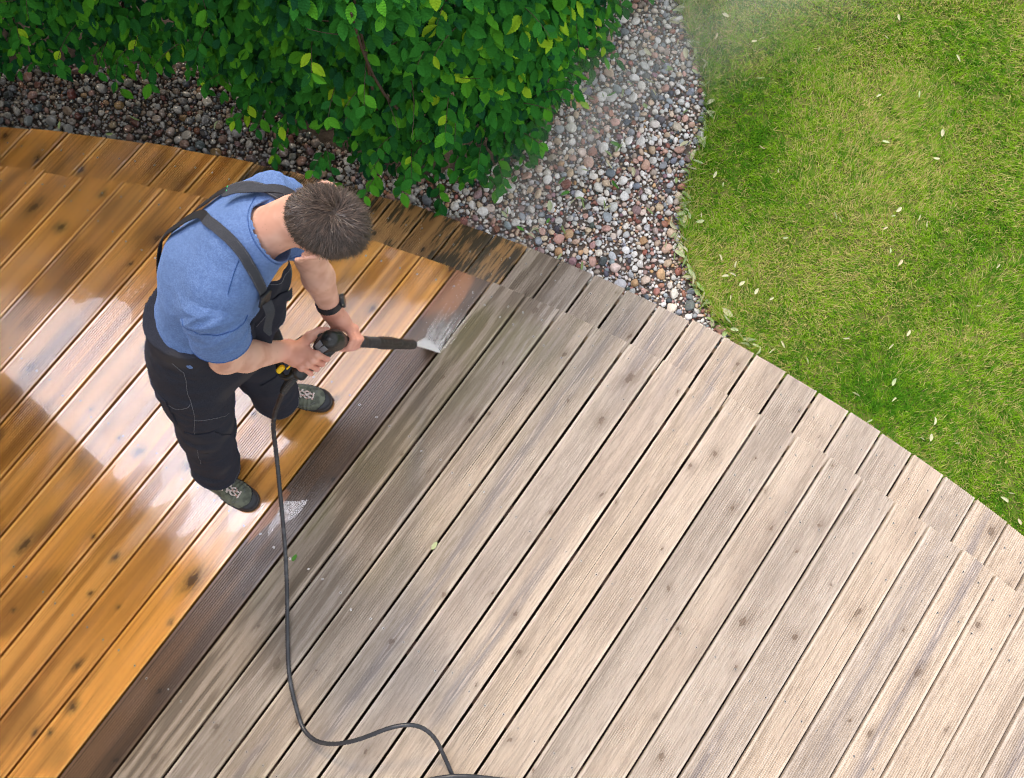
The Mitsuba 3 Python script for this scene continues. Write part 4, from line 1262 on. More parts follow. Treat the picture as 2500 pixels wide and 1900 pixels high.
# trousers: outer seam, knee pocket, hem and hip pocket stitching
stitch(trou, [V(-.942, .775, 1.08), V(-.930, .719, 1.06), V(-.945, .693, .98), V(-.954, .662, .867), V(-.990, .632, .719), V(-1.022, .604, .562), V(-1.048, .580, .406)], 'person__trouser_seam', 'thread_grey', .0009)
stitch(trou, [V(-.971, .652, .795), V(-.931, .661, .770), V(-.894, .696, .696)], 'person__trouser_seam', 'thread_grey', .0008)
stitch(trou, [V(-1.014, .617, .613), V(-.976, .607, .541), V(-.941, .631, .511)], 'person__trouser_seam', 'thread_grey', .0008)
stitch(trou, [V(-1.05, .76, .95), V(-1.045, .735, .88), V(-1.00, .69, .86), V(-.955, .675, .90)], 'person__trouser_seam', 'thread_grey', .0008)
for A_, nm in ((ANK_R, 0), (ANK_L, 1)):
    b_ = np.linspace(0, 2 * np.pi, 60); ring_ = np.column_stack([A_[0] + .08 * np.cos(b_), A_[1] + .08 * np.sin(b_), np.full(60, .105) + .015 * np.cos(b_)])
    add('person__trouser_seam', tube(trou.snap(ring_, .0006), .0008, 5, False), 'thread_grey', smooth=True)


def patch(field, c, n_side, u_side, hw, hh, th_, key, mat):
    """a patch pocket lying on the field"""
    g = 14
    a, b = np.meshgrid(np.linspace(-1, 1, g), np.linspace(-1, 1, g), indexing='ij')
    p = c + a[..., None] * hw * n_side + b[..., None] * hh * u_side
    top = field.snap(p.reshape(-1, 3), th_); bot = field.snap(p.reshape(-1, 3), -.002)
    v = np.vstack([top, bot]); f = []
    for i in range(g - 1):
        for j in range(g - 1):
            k = i * g + j; f += [(k, k + g, k + g + 1), (k, k + g + 1, k + 1)]
    rim = [i * g for i in range(g)] + [(g - 1) * g + j for j in range(1, g)] + [i * g + g - 1 for i in range(g - 2, -1, -1)] + [j for j in range(g - 2, 0, -1)]
    for k in range(len(rim)):
        x, y = rim[k], rim[(k + 1) % len(rim)]; f += [(x, x + g * g, y + g * g), (x, y + g * g, y)]
    f = np.array(f)
    nv = np.cross(v[f[0, 1]] - v[f[0, 0]], v[f[0, 2]] - v[f[0, 0]])
    if nv @ field.grad(v[:1])[0] < 0: f = f[:, ::-1]
    return add(key, (v, f), mat, smooth=50)


patch(trou, V(-.965, .625, .58), unit(V(.8, .15, -.1)), V(-.2, -.25, .95), .062, .10, .004, 'person__knee_pocket', 'work_cotton')
patch(trou, V(-1.045, .74, .80), unit(V(.3, -.8, 0)), V(-.1, -.1, 1.0), .060, .085, .005, 'person__leg_pocket', 'work_cotton')
patch(trou, V(-.80, .86, .52), unit(V(.5, .8, 0)), V(0, 0, 1.0), .055, .10, .004, 'person__knee_pocket', 'work_cotton')
# ------------------------------------------------------------------ watch
wc = WR_L * .82 + ELB_L * .18; wu = unit(ELB_L - WR_L)
t1 = unit(GC - wu * (GC @ wu)); t2 = np.cross(wu, t1)
a_ = np.linspace(0, 2 * np.pi, 49)
ringp = wc + .0365 * (np.cos(a_)[:, None] * t1 + np.sin(a_)[:, None] * t2)
v, f = strip(ringp, unit(ringp - wc), .021, .0042)
add('person__watch', (v, f), 'rubber', smooth=35)
for k in range(0, 48, 3):
    o = unit(ringp[k] - wc); add('person__watch__strap_link', box_mesh(ringp[k] + o * .0040, np.stack([wu, np.cross(wu, o), o]), (.0100, .0017, .0012), .4), 'rubber')
wd = unit(V(.86, .30, .30)); wd = unit(wd - wu * (wd @ wu)); ws = np.cross(wu, wd)


def disc_stack(c, ax, e, rs, hs, key, mat, sides=28):
    e = unit(e - ax * (e @ ax)); g = np.cross(ax, e); b_ = np.arange(sides) * 2 * np.pi / sides
    rg = [c + ax * h + r0 * (np.cos(b_)[:, None] * e + np.sin(b_)[:, None] * g) for r0, h in zip(rs, hs)]
    v = np.vstack(rg + [c + ax * hs[0], c + ax * hs[-1]]); m = len(rs); f = []
    for i in range(m - 1):
        for j in range(sides):
            q = (j + 1) % sides; f += [(i * sides + j, i * sides + q, (i + 1) * sides + q), (i * sides + j, (i + 1) * sides + q, (i + 1) * sides + j)]
    for j in range(sides):
        q = (j + 1) % sides; f += [(m * sides, q, j), (m * sides + 1, (m - 1) * sides + j, (m - 1) * sides + q)]
    return add(key, (v, np.array(f)), mat, smooth=35)


wp = wc + wd * .038
disc_stack(wp, wd, wu, (.0195, .0220, .0220, .0195, .0175), (0, .002, .0085, .0115, .0115), 'person__watch__case', 'rubber')
disc_stack(wp + wd * .0117, wd, wu, (.0168, .0165), (0, .0008), 'person__watch__dial', 'watch_glass')
for s_ in (-1, 1):
    disc_stack(wp + ws * s_ * .0215 + wd * .006 + wu * .006, ws * s_, wu, (.0022, .0022), (0, .0030), 'person__watch__button', 'screw_steel', 10)

# ------------------------------------------------------------------ shoes


def numbered_key(name): return numbered(name)


def shoe(toe, d, left):
    d = unit(V(d[0], d[1], 0)); s = V(-d[1], d[0], 0); up = V(0, 0, 1.0)
    heel = toe - d * .292; A = np.stack([d, s, up]); w = lambda x, y, z: heel + x * d + y * s + z * up
    root = numbered_key('person__shoe')
    bx = [0, .02, .06, .11, .17, .215, .25, .275, .289, .292]
    wo = [.012, .030, .036, .036, .044, .0495, .0455, .033, .016, .004]; wi = [.012, .030, .035, .031, .038, .046, .044, .034, .017, .004]
    wl, wr = (wi, wo) if False else ((wo, wi) if left else (wi, wo))
    xs = np.linspace(0, .292, 50)
    from scipy.interpolate import PchipInterpolator as PI_
    L, R_ = PI_(bx, wl)(xs), PI_(bx, wr)(xs)
    pts = np.vstack([np.column_stack([xs, L]), np.column_stack([xs, -R_])[::-1]])
    pol = Polygon(pts).buffer(.001)
    layers = []
    for z, o in ((.0, -.004), (.004, .0), (.020, .001), (.027, -.002)):
        q = np.array(pol.buffer(o).exterior.segmentize(.004).coords)[:-1]
        c = pol.centroid; an = np.arctan2(q[:, 1] - c.y, q[:, 0] - c.x); t_ = np.linspace(-np.pi, np.pi, 120, endpoint=False)
        o_ = np.argsort(an); rr_ = np.hypot(q[:, 0] - c.x, q[:, 1] - c.y)
        r2 = np.interp(t_, an[o_], rr_[o_], period=2 * np.pi)
        layers.append(np.column_stack([c.x + r2 * np.cos(t_), c.y + r2 * np.sin(t_), np.full(120, z)]))
    v = np.vstack(layers + [[[pol.centroid.x, pol.centroid.y, 0], [pol.centroid.x, pol.centroid.y, .027]]]); f = []
    for i in range(3):
        for j in range(120):
            q = (j + 1) % 120; f += [(i * 120 + j, i * 120 + q, (i + 1) * 120 + q), (i * 120 + j, (i + 1) * 120 + q, (i + 1) * 120 + j)]
    for j in range(120):
        q = (j + 1) % 120; f += [(480, q, j), (481, 360 + j, 360 + q)]
    scene[root + '__sole'] = mikit.ply((v @ A + heel, np.array(f)), 'rubber', smooth=40)
    F = Field()
    y0 = (L - R_)[[40]][0] / 2
    F.ell(w(.232, y0, .022), A, (.054, .044, .030), .02).ell(w(.185, y0 * .7, .030), A, (.060, .0455, .036), .025)
    F.ecap(w(.19, y0 * .4, .034), w(.105, 0, .062), s, (.041, .034), (.037, .042), .02).ecap(w(.105, 0, .055), w(.055, 0, .060), s, (.036, .05), (.034, .05), .02)
    F.ell(w(.040, 0, .045), A, (.036, .033, .050), .02)
    F.warp(lambda p: -.003 * S3(p, 30, 3.0) - .0025 * np.exp(-(((p - heel) @ d - .205) / .02) ** 2) * np.cos(((p - heel) @ d) * 420))
    F.cut(lambda p: .016 - p[..., 2]).cut(lambda p: p[..., 2] - .105)
    rand = Field(); rand.prims = list(F.prims); rand.warps.append(lambda p: -.0030 + 0 * p[..., 0])
    rand.cuts += [lambda p: .014 - p[..., 2], lambda p: np.minimum(p[..., 2] - .030, .266 - 14 * ((p - heel) @ s - y0) ** 2 - (p - heel) @ d)]
    scene[root + '__upper'] = mikit.ply(relax(F.mesh(.0030), 2), 'suede', smooth=True)
    scene[root + '__toe_cap'] = mikit.ply(relax(rand.mesh(.0030), 2), 'rubber', smooth=True)
    rows = np.linspace(.125, .222, 6); hwid = np.linspace(.021, .016, 6)
    k = 0

    def lace(pts, r0=.0024):
        nonlocal k
        p = F.snap(spline(pts, 14), .0025)
        key = num(root + '__lace', k); k += 1
        scene[key] = mikit.ply(strip(p, F.grad(p, .006), r0 * 2.2, .0016), 'lace', smooth=30)
    for i in range(5):
        a, b = rows[i], rows[i + 1]
        lace([w(a, y0 * .5 + hwid[i], .09), w((a + b) / 2, y0 * .5, .09), w(b, y0 * .5 - hwid[i + 1], .08)])
        lace([w(a, y0 * .5 - hwid[i], .09), w((a + b) / 2, y0 * .5 + .001, .092), w(b, y0 * .5 + hwid[i + 1], .08)])
    lace([w(rows[-1], y0 * .5 + hwid[-1], .07), w(rows[-1] + .003, y0 * .5, .07), w(rows[-1], y0 * .5 - hwid[-1], .07)])
    lace([w(.112, .004, .1), w(.135, -.020, .1), w(.150, -.026, .09), w(.142, -.012, .1), w(.118, .000, .11)], .0020)
    lace([w(.115, .004, .1), w(.150, .003, .1), w(.190, -.006, .09)], .0018)
    p = F.snap(spline([w(.112, .005, .10), w(.138, .004, .10)], 8), .0030)
    scene[root + '__tongue_tag'] = mikit.ply(strip(p, F.grad(p, .006), .014, .0014), 'orange_tag', smooth=30)
    for side in (-1, 1):
        p = F.snap(spline([w(.095, side * .040, .06), w(.15, side * .046, .05), w(.20, side * .040, .05), w(.235, y0 + side * .020, .06)], 30), .0005)
        scene[num(root + '__shoe_seam', int(side > 0))] = mikit.ply(tube(p, .0009, 5), 'thread_grey', smooth=True)





shoe(V(-.930, .500, 0), V(.902, -.431, 0), False)
shoe(V(-.698, .925, 0), V(.985, -.12, 0), True)

# ------------------------------------------------------------------ pressure washer gun
say('pressure_washer_gun', 'black pressure washer gun with grip and lance held in both hands of the man', 'pressure washer gun')
gun = Field()
gun.cap(H0 + HAX * .012, gp(.030), .027, .033, .02).cap(gp(-.012) + GC * .008, gp(.085), .031, .023, .02).cap(H0 - HAX * .01 + HC * .012, gp(.01) + GC * .012, .024, .026, .015)
add('pressure_washer_gun__body', relax(gun.mesh(.003), 2), 'black_plastic', smooth=True)
GS = V(.012, -.009, -.002)
grip = Field().ecap(H0 + GS, H1 + GS * .6, HLF, (.026, .019), (.024, .018), .01).ell(H1 + GS * .5, np.stack([HAX, HLF, HC]), (.012, .026, .021), .008)
add('pressure_washer_gun__grip', relax(grip.mesh(.003), 2), 'black_plastic', smooth=True)
for o, ll in ((.013, .036), (-.010, .040)):
    p = gun.snap(spline([H0 + HAX * .026 + HLF * o + HC * .04, H0 + HAX * .005 + HLF * o + HC * .045, gp(.0) * .5 + H0 * .5 + HLF * o + HC * .045], 16), .0012)
    add('pressure_washer_gun__grip_inlay', strip(p, gun.grad(p, .006), .017, .0016), 'grey_plastic', smooth=30)
gd = spline([H1 - HAX * .004, V(-.682, .800, .835), V(-.704, .795, .822), V(-.724, .815, .820), V(-.730, .844, .825), V(-.707, .880, .830), H0 + HLF * .040, gp(.01) + HLF * .012], 34)
add('pressure_washer_gun__trigger_guard', tube(gd, .0085, 10), 'black_plastic', smooth=True)
tg = spline([H1 * .65 + H0 * .35 + HLF * .022, H1 * .5 + H0 * .5 + HLF * .036, H1 * .15 + H0 * .85 + HLF * .038, H0 + HLF * .025], 14)
add('pressure_washer_gun__trigger', tube(tg, .006, 8), 'black_plastic', smooth=True)
add('pressure_washer_gun__lock_lever', box_mesh(V(-.716, .815, .846), np.stack([HAX, HLF, HC]), (.015, .009, .009), .5), 'yellow_plastic', smooth=40)
add('pressure_washer_gun__lock_pin', box_mesh(V(-.690, .822, .852), np.stack([HAX, HLF, HC]), (.010, .003, .004), .5), 'yellow_plastic', smooth=40)


def lathe(s, rs, key, mat, sides=32):
    e = GC; g = np.cross(GA, e); b_ = np.arange(sides) * 2 * np.pi / sides
    v = np.vstack([gp(a) + .93 * r0 * (np.cos(b_)[:, None] * e + np.sin(b_)[:, None] * g) for a, r0 in zip(s, rs)]); m = len(s); f = []
    for i in range(m - 1):
        for j in range(sides):
            q = (j + 1) % sides; f += [(i * sides + j, i * sides + q, (i + 1) * sides + q), (i * sides + j, (i + 1) * sides + q, (i + 1) * sides + j)]
    return add(key, (v, np.array(f)), mat, smooth=38)


lathe([.06, .06, .10, .19, .215, .215], [0, .0185, .0185, .0175, .0165, 0], 'pressure_washer_gun__lance_tube', 'black_plastic')
lathe([.190, .190, .194, .225, .230, .236, .262, .268, .268], [0, .0165, .0185, .0185, .0160, .0212, .0212, .0165, 0], 'pressure_washer_gun__coupling', 'black_plastic')
ss, rs = [.264], [0]
for k in range(11):
    a = .264 + k * .0105; ss += [a, a + .0015, a + .0065, a + .008]; rs += [.0160, .0208, .0208, .0160]
ss += [.264 + 11 * .0105]; rs += [0]
lathe(ss, rs, 'pressure_washer_gun__ribbed_ring', 'black_plastic')
lathe([.372, .372, .385, .43, .50, .57, .597, .597], [0, .0165, .0205, .0224, .0224, .0196, .0165, 0], 'pressure_washer_gun__lance_sleeve', 'black_plastic')
for k in range(8):
    a = k * np.pi / 4; e = math.cos(a) * GC + math.sin(a) * np.cross(GA, GC)
    add('pressure_washer_gun__grip_rib', tube(np.array([gp(.395) + e * .0193, gp(.44) + e * .0207, gp(.52) + e * .0205, gp(.58) + e * .0178]), .0022, 6), 'black_plastic', smooth=True)
lathe([.592, .592, .600, .612, .735, .748, .753, .753, .747, .747], [0, .0165, .0206, .0212, .0200, .0188, .0165, .0085, .0080, 0], 'pressure_washer_gun__nozzle', 'black_plastic')

# ------------------------------------------------------------------ hose
say('hose', 'long black rubber hose hanging from the gun and curling over the deck boards', 'hose')
HP = [H1 + HAX * .005, V(-.684, .802, .805), V(-.708, .793, .755), V(-.735, .782, .690), V(-.768, .760, .600), V(-.798, .720, .500), V(-.804, .660, .400), V(-.796, .498, .235), V(-.783, .346, .120), V(-.765, .169, .045), V(-.744, -.012, .012), V(-.715, -.140, .010),
      V(-.684, -.218, .010), V(-.655, -.276, .012), V(-.621, -.307, .030), V(-.569, -.323, .060), V(-.506, -.318, .100), V(-.407, -.285, .150), V(-.312, -.243, .175), V(-.241, -.233, .170), V(-.185, -.259, .130), V(-.141, -.323, .060), V(-.110, -.382, .016), V(-.070, -.449, .010),
      V(.023, -.536, .010), V(.184, -.565, .010), V(.325, -.500, .010), V(.291, -.430, .010), V(.127, -.402, .010), V(.010, -.399, .016), V(-.099, -.402, .030), V(-.207, -.430, .014), V(-.345, -.497, .010), V(-.510, -.683, .010)]
add('hose__tube', tube(spline(HP, 420), .0077, 14), 'hose_rubber', smooth=True)
sp = spline(HP[:4], 90)
sr = np.linspace(.0165, .0105, 90) + .0014 * np.sign(np.sin(np.linspace(0, 2 * np.pi * 15, 90)))
add('hose__strain_relief', tube(sp, sr, 14), 'black_plastic', smooth=35)
# ------------------------------------------------------------------ fallen leaves


def curled(roll, bend, seed):
    """a withered leaf rolled up along its midrib, about 1 long"""
    r = np.random.default_rng(seed)
    t = np.linspace(0, 1, 9); s = np.linspace(-1, 1, 7)
    w = .24 * np.sin(np.pi * t ** .9) ** .7 + .012
    vs = []
    for q in s:
        ang = q * roll
        x = t; y = w * np.sin(ang) / max(roll, .1) * (1 if roll < 1.6 else .8); z = w * (1 - np.cos(ang)) / max(roll, .1) + bend * (t - .5) ** 2
        k = .03 * (meshkit.noise(np.column_stack([t * 7, np.full(9, q * 3), np.full(9, seed)])) - .5)
        vs.append(np.column_stack([x - .5, y + .10 * bend * np.sin(t * 3), z + k + .05]))
    v = np.stack(vs, 1).reshape(-1, 3)
    f = [(i * 7 + j, i * 7 + j + 7, i * 7 + j + 8) for i in range(8) for j in range(6)] + [(i * 7 + j, i * 7 + j + 8, i * 7 + j + 1) for i in range(8) for j in range(6)]
    return v, np.array(f)


CURL = [mikit.ply(curled(a, b, k), None, smooth=True) for k, (a, b) in enumerate([(2.2, .3), (1.4, -.2), (2.6, .5), (.9, .35), (1.8, -.4), (.5, .2)])]
r = np.random.default_rng(55)


def drop(name, x, y, z, ln, mat, label, cat, group, tilt=.25, shape=None, az=None):
    key = numbered(name)
    d = dict(CURL[r.integers(0, 5) if shape is None else shape]); d['bsdf'] = {'type': 'ref', 'id': f'wilted_{mat}'}
    a = r.uniform(0, 360) if az is None else az
    d['to_world'] = T().translate([float(x), float(y), float(z)]).rotate([0, 0, 1], float(a)).rotate([1, 0, 0], float(np.degrees(r.normal(0, tilt)))).rotate([0, 1, 0], float(np.degrees(r.normal(0, tilt * .6)))).scale(float(ln))
    scene[key] = d
    say(key, label, cat, group)


LAWN_LEAVES = [(1.031, 2.889), (0.814, 2.884), (0.855, 2.998), (1.024, 2.679), (0.992, 2.869), (1.294, 2.854), (1.612, 2.949), (1.948, 2.871), (1.676, 3.066), (1.571, 2.635), (1.759, 2.662), (1.036, 2.318), (1.108, 2.209), (0.865, 2.122), (0.826, 2.167), (0.77, 1.963), (0.766, 1.932), (1.364, 2.012), (1.384, 1.993), (1.143, 1.889), (1.645, 2.068), (1.623, 2.035), (1.734, 2.036), (1.77, 2.007), (1.824, 2.336), (1.858, 2.47), (1.595, 2.397), (0.86, 1.77), (0.927, 1.743), (0.914, 1.695), (0.955, 1.655), (0.882, 1.683), (1.019, 1.624), (0.908, 1.587), (1.603, 1.868), (1.646, 1.815), (1.084, 1.598), (1.22, 1.567), (1.982, 1.642), (2.077, 1.836), (1.585, 1.973), (1.406, 1.445), (1.133, 1.394), (1.085, 1.359), (1.239, 1.329), (1.595, 1.422), (1.673, 1.491), (1.603, 1.266), (1.605, 1.189), (1.442, 1.199), (1.77, 1.111), (1.717, 1.031), (1.863, 1.023), (2.047, 0.802), (1.498, 1.088), (2.103, 0.715), (2.076, 0.831), (1.752, 1.038)]
NTH = ['leftmost', 'second from left', 'third from left', 'fourth from left', 'fifth from left', 'sixth from left', 'seventh from left', 'eighth from left', 'ninth from left', 'rightmost']
ROW = ['topmost row', 'second row from the top', 'third row from the top', 'fourth row from the top', 'third row from the bottom', 'lowest row']
LL = np.array(sorted(LAWN_LEAVES, key=lambda q: -q[1]))
for i in range(0, len(LL), 10):
    row = sorted(LL[i:i + 10].tolist())
    for k, (x, y) in enumerate(row):
        nth = 'rightmost' if k == len(row) - 1 else NTH[k]
        drop('dry_leaf', x, y, LAWN_Z + .034, r.uniform(.022, .042), r.choice([0, 0, 0, 3, 1]), f'pale dry leaf on lawn, {nth} in the {ROW[i // 10]}', 'leaf', 'dry leaves on the lawn')
for k in range(130):
    c = EDGE[r.integers(18, len(EDGE))]
    x, y = c + [-abs(r.normal(.0, .045)) + .012, r.normal(0, .02)]
    drop('wilted_leaf', x, y, GRAVEL_Z + .022 + r.uniform(0, .012), r.uniform(.032, .060), r.choice([0, 1, 1, 2, 0]), 'wilted pale green leaf on the pebbles along the lawn edge', 'leaf', 'wilted leaves along the lawn edge', .4)
PILES = [(-.42, 1.78, .05, 16), (-.26, 1.70, .05, 18), (-.10, 1.60, .07, 12), (.02, 1.86, .07, 10), (.18, 1.62, .09, 10), (.34, 2.05, .10, 9), (.45, 1.55, .08, 8), (.30, 2.52, .10, 9), (.42, 2.25, .12, 8), (.50, 2.75, .10, 8), (-2.0, 2.15, .12, 5), (-1.3, 2.05, .2, 5), (-.75, 1.87, .06, 6), (.62, 1.40, .05, 6)]
for px, py, sg, n in PILES:
    for k in range(n):
        x, y = px + r.normal(0, sg), py + r.normal(0, sg * .6)
        if math.hypot(x - CEN[0], y - CEN[1]) < R_STEP + .02 or np.interp(y, EDGE[::-1, 1], EDGE[::-1, 0]) < x: continue
        drop('strewn_leaf', x, y, GRAVEL_Z + .024 + r.uniform(0, .012), r.uniform(.030, .055), r.choice([1, 2, 2, 4, 0]), 'limp leaf strewn on the pebbles between deck and hedge', 'leaf', 'limp leaves strewn on the pebbles', .4)
drop('green_leaf_scrap', -.765, .318, .006, .030, 4, 'green leaf scrap caught in a deck gap right of the hose', 'leaf', None, .1, 5, 60)
drop('leaf_scrap', -.245, .405, .004, .036, 1, 'pale green leaf wedged in a gap between the dry boards', 'leaf', None, .1, 5, 60)

# ------------------------------------------------------------------ water: the jet, its splash, drifting mist
TIP = gp(.7535)
F0, F1 = V(-.368, 1.228, .002), V(-.298, 1.172, .002)
fx = unit(F1 - F0); fn = unit(np.cross(fx, GA))
rows_ = []
for t in np.linspace(0, 1, 9):
    c = TIP * (1 - t) + (F0 + F1) / 2 * t
    hw = (.0035 * (1 - t) + np.linalg.norm(F1 - F0) / 2 * t); th_ = .0035 + .0065 * t
    b_ = np.linspace(0, 2 * np.pi, 20, endpoint=False)
    rows_.append(c + hw * np.cos(b_)[:, None] * fx + th_ * np.sin(b_)[:, None] * fn)
v = np.vstack(rows_ + [TIP[None], ((F0 + F1) / 2)[None]]); f = []
for i in range(8):
    for j in range(20):
        q = (j + 1) % 20; f += [(i * 20 + j, i * 20 + q, (i + 1) * 20 + q), (i * 20 + j, (i + 1) * 20 + q, (i + 1) * 20 + j)]
for j in range(20):
    q = (j + 1) % 20; f += [(180, q, j), (181, 160 + j, 160 + q)]
f = np.array(f)
if trimesh.Trimesh(v, f, process=False).volume < 0: f = f[:, ::-1]
scene['water_jet_medium'] = {'type': 'homogeneous', 'albedo': {'type': 'rgb', 'value': (.994, .996, .998)}, 'sigma_t': 70.0}
scene['clear_air'] = {'type': 'null'}
key = add('water_jet__fan', (v, f), 'clear_air'); scene[key]['interior'] = {'type': 'ref', 'id': 'water_jet_medium'}
say('water_jet', 'flat white fan of water shooting from the gun nozzle onto the board', 'water jet')
r = np.random.default_rng(91)
scene['spray_water'] = {'type': 'principledthin', 'base_color': {'type': 'rgb', 'value': (.96, .97, .98)}, 'roughness': .3, 'diff_trans': 1.0, 'spec_trans': 0.0}
g_ = 14; uu, tt = np.meshgrid(np.linspace(.04, .96, g_), np.linspace(0, 1, g_), indexing='ij')
ends = F0 * (1 - uu[..., None]) + F1 * uu[..., None]
fan = TIP * (1 - tt[..., None]) + ends * tt[..., None] + (fx * 1.0)[None, None] * ((uu - .5) * .005 * (1 - tt))[..., None] + fn * (.0012 * np.sin(uu * 60))[..., None]
a_, b_ = np.meshgrid(np.arange(g_ - 1), np.arange(g_ - 1), indexing='ij'); q = np.stack([a_ * g_ + b_, a_ * g_ + b_ + 1, (a_ + 1) * g_ + b_ + 1, (a_ + 1) * g_ + b_], -1).reshape(-1, 4)
add('water_jet__sheet', (fan.reshape(-1, 3), np.vstack([q[:, [0, 1, 2]], q[:, [0, 2, 3]]])), 'spray_water', smooth=True)
fil, drops = [], []
for k in range(46):
    u = r.uniform(.03, .97); e = F0 * (1 - u) + F1 * u
    t0, t1 = r.uniform(.80, 1.0), 1.0
    s_ = TIP * (1 - t0) + e * t0
    out = unit(V(.45, .85, 0) + .10 * V(r.normal(), r.normal(), 0))
    L = r.uniform(.02, .10)
    p_ = spline([s_, e + V(0, 0, .004), e + out * L * .5 + V(0, 0, .010 + .010 * r.uniform()), e + out * L + V(0, 0, .006 * r.uniform())], 8)
    fil.append(tube(p_, np.linspace(.0007, .0003, 8), 4))
for k in range(190):
    u = r.uniform(.0, 1.0); e = F0 * (1 - u) + F1 * u + r.normal(0, .0025, 3) * [1, 1, 0]
    t0 = r.uniform(0, .5); fil.append(tube(np.array([TIP * (1 - t) + e * t for t in (t0, t0 + (1 - t0) * .5, 1.0)]), np.array([.0007, .0009, .0010]), 4))
for k in range(34):
    u = r.uniform(-.1, 1.1); e = F0 * (1 - u) + F1 * u
    out = unit(V(.47, .88, 0) + .07 * V(r.normal(), r.normal(), 0)); L0 = r.uniform(.0, .10); L = L0 + r.uniform(.02, .12)
    fil.append(tube(np.array([e + out * L0 + V(0, 0, .004), e + out * (L0 + L) / 2 + V(0, 0, .012), e + out * L + V(0, 0, .010)]), np.array([.0006, .0006, .0003]), 4))
for k in range(260):
    e = F0 + (F1 - F0) * r.uniform(-.1, 1.1)
    q = e + unit(V(.45, .85, 0)) * r.exponential(.11) + V(r.normal(0, .02), r.normal(0, .02), abs(r.normal(0, .03)) + .003)
    m_ = trimesh.creation.icosphere(subdivisions=0, radius=r.uniform(.0004, .0012)); drops.append((np.array(m_.vertices) + q, np.array(m_.faces)))
say(add('water_jet__filament', cat_meshes(fil), 'spray_water', smooth=True), kind='stuff')
say(add('water_jet__drop', cat_meshes(drops), 'spray_water', smooth=True), kind='stuff')


def fog(name, lo, hi, res, fn, albedo=(.992, .995, .998)):
    """a closed box of fine spray whose density fn gives, from 0 to 1 times its peak"""
    g = [np.linspace(a, b, n) for a, b, n in zip(lo, hi, res)]
    p = np.stack(np.meshgrid(*g, indexing='ij'), -1)
    d = fn(p).astype(np.float32).transpose(2, 1, 0)[..., None]
    c, h = (np.array(lo) + hi) / 2, (np.array(hi) - lo) / 2
    tw = T().translate(np.array(lo).tolist()).scale((np.array(hi) - lo).tolist())
    scene[name + '_medium'] = {'type': 'heterogeneous', 'albedo': {'type': 'rgb', 'value': albedo}, 'scale': 1.0,
                               'sigma_t': {'type': 'gridvolume', 'grid': mi.VolumeGrid(np.ascontiguousarray(d)), 'to_world': tw, 'use_grid_bbox': False}}
    scene[name] = {'type': 'cube', 'to_world': T().translate(c.tolist()).scale(h.tolist()), 'bsdf': {'type': 'ref', 'id': 'clear_air'}, 'interior': {'type': 'ref', 'id': name + '_medium'}}


SPL0, SPLD = V(-.330, 1.200, 0), unit(V(.47, .88, 0)); SPLS = V(SPLD[1], -SPLD[0], 0)


def splash(p):
    q = p - SPL0; a, b, z = q @ SPLD, q @ SPLS, p[..., 2]
    w = .040 + .05 * np.clip(a, 0, .4)
    n = meshkit.fbm(np.stack([a * 9, b * 90, z * 20], -1), 3)
    d = np.exp(-(b / w) ** 2) * np.exp(-np.maximum(a, 0) / .16) * (a > -.015) * np.exp(-z / (.012 + .10 * np.clip(a, 0, 1)))
    edge = np.clip((.5 - a) / .1, 0, 1)
    return 17 * d * np.clip(n * 2.2 - .5, 0, 1.5) * edge


fog('water_splash', (-.42, 1.13, .003), (.02, 1.72, .11), (72, 96, 14), splash)
say('water_splash', 'white splash streaks flung off the board where the jet strikes', 'water splash', kind='stuff')
MP = spline([[-.16, 1.62], [-.05, 1.83], [.08, 2.06], [.23, 2.26], [.37, 2.48], [.60, 2.72], [.85, 2.93], [1.15, 3.2], [1.4, 3.45]], 60)


def mist(p):
    d = np.full(p.shape[:-1], 9.0); s = np.zeros(p.shape[:-1])
    for k, c in enumerate(MP):
        e = np.hypot(p[..., 0] - c[0], p[..., 1] - c[1]); s = np.where(e < d, k / 59, s); d = np.minimum(d, e)
    w = .10 + .20 * s
    z = p[..., 2] + .2
    n = meshkit.fbm(p * [4.2, 4.2, 5.0] + 3.0, 4)
    edge = np.clip((p[..., 2] + .215) / .03, 0, 1) * np.clip((.62 - p[..., 2]) / .15, 0, 1)
    return 1.7 * (1 - .55 * s) * np.exp(-(d / w) ** 2) * np.exp(-((z - .12 - .25 * s) / (.14 + .14 * s)) ** 2) * np.clip(n * 2.6 - .75, 0, 1.6) * edge


fog('spray_mist', (-.45, 1.35, -.215), (1.75, 3.75, .62), (66, 72, 26), mist)
say('spray_mist', 'thin white water mist drifting over the pebbles towards the lawn', 'mist', kind='stuff')

# ------------------------------------------------------------------ shallow water lying on the boards
scene['water_film'] = {'type': 'thindielectric', 'int_ior': 1.30}


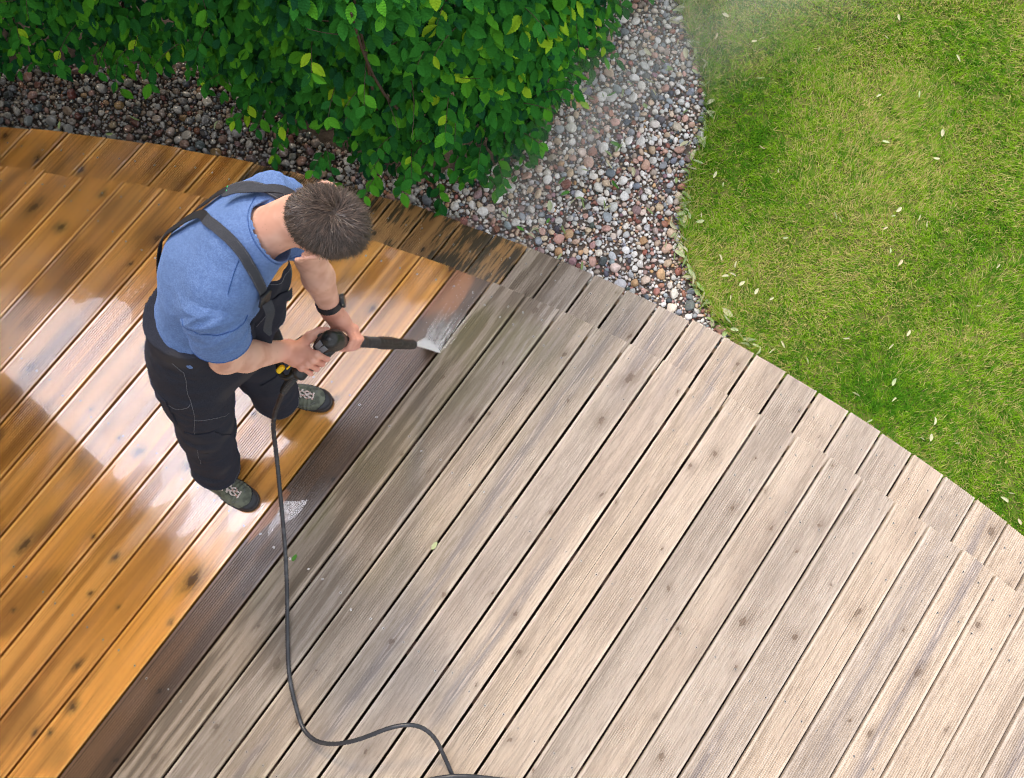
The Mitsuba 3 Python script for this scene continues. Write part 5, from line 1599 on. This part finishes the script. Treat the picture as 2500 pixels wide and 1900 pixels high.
def film(i, c0, c1, s0, s1, seed, name_label, group=None, z=.0042):
    """a sheet of water on board i, from c0 to c1 of its width and s0 to s1 along it, with a ragged edge"""
    rr_ = np.random.default_rng(seed); n = 46
    t = np.linspace(0, 1, n)
    lo = c0 + .05 * (meshkit.fbm(np.column_stack([t * 5, np.full(n, seed), np.zeros(n)]), 3) - .5); hi = c1 + .22 * (meshkit.fbm(np.column_stack([t * 6, np.full(n, seed + 9.0), np.zeros(n)]), 4) - .5)
    taper = np.minimum(1, np.minimum(t, 1 - t) * 9) ** .5; mid = (lo + hi) / 2
    lo, hi = mid + (lo - mid) * taper, mid + (hi - mid) * taper
    cols = np.linspace(0, 1, 30)
    jag = .05 * rr_.standard_normal(30).cumsum() / 4 + .018 * rr_.standard_normal(30)
    jag2 = .05 * rr_.standard_normal(30).cumsum() / 4 + .018 * rr_.standard_normal(30)
    C = np.clip(lo[:, None] + (hi - lo)[:, None] * cols, .04, .955)
    S = s0 + (s1 - s0) * t[:, None] + jag * (1 - t)[:, None] ** 4 + jag2 * t[:, None] ** 4
    v = deck_pt(OFF + (i + C.ravel()) * PITCH, S.ravel(), np.full(C.size, z))
    a, b = np.meshgrid(np.arange(n - 1), np.arange(29), indexing='ij')
    q = np.stack([a * 30 + b, a * 30 + b + 1, (a + 1) * 30 + b + 1, (a + 1) * 30 + b], -1).reshape(-1, 4)
    say(add('puddle', (v, np.vstack([q[:, [0, 1, 2]], q[:, [0, 2, 3]]])), 'water_film'), name_label, 'puddle', group)


film(-6, .14, .72, -.02, .235, 3, 'shiny pale puddle on the dark wet board just left of the hose', None)
film(-7, .10, .86, -.12, .20, 5, 'shallow water film with ragged edge on the board below the near shoe', 'water films on the cleaned boards')
film(-8, .06, .90, -.16, .08, 7, 'shallow water film left of the near shoe, second board from the dark one', 'water films on the cleaned boards')
film(-9, .08, .92, -.20, .30, 11, 'long water film beside the trouser leg, third board from the dark one', 'water films on the cleaned boards')
film(-10, .06, .90, -.30, .42, 13, 'long pale water film on the board left of the trouser leg', 'water films on the cleaned boards')
film(-11, .06, .94, -.36, .46, 17, 'broad water film on the sixth board left of the dark one', 'water films on the cleaned boards')
film(-12, .08, .90, -.40, .40, 19, 'broad water film on the seventh board left of the dark one', 'water films on the cleaned boards')
film(-13, .08, .94, -.42, .36, 23, 'broad water film on the eighth board left of the dark one', 'water films on the cleaned boards')
film(-14, .06, .92, -.44, .30, 29, 'leftmost broad water film on the cleaned boards', 'water films on the cleaned boards')
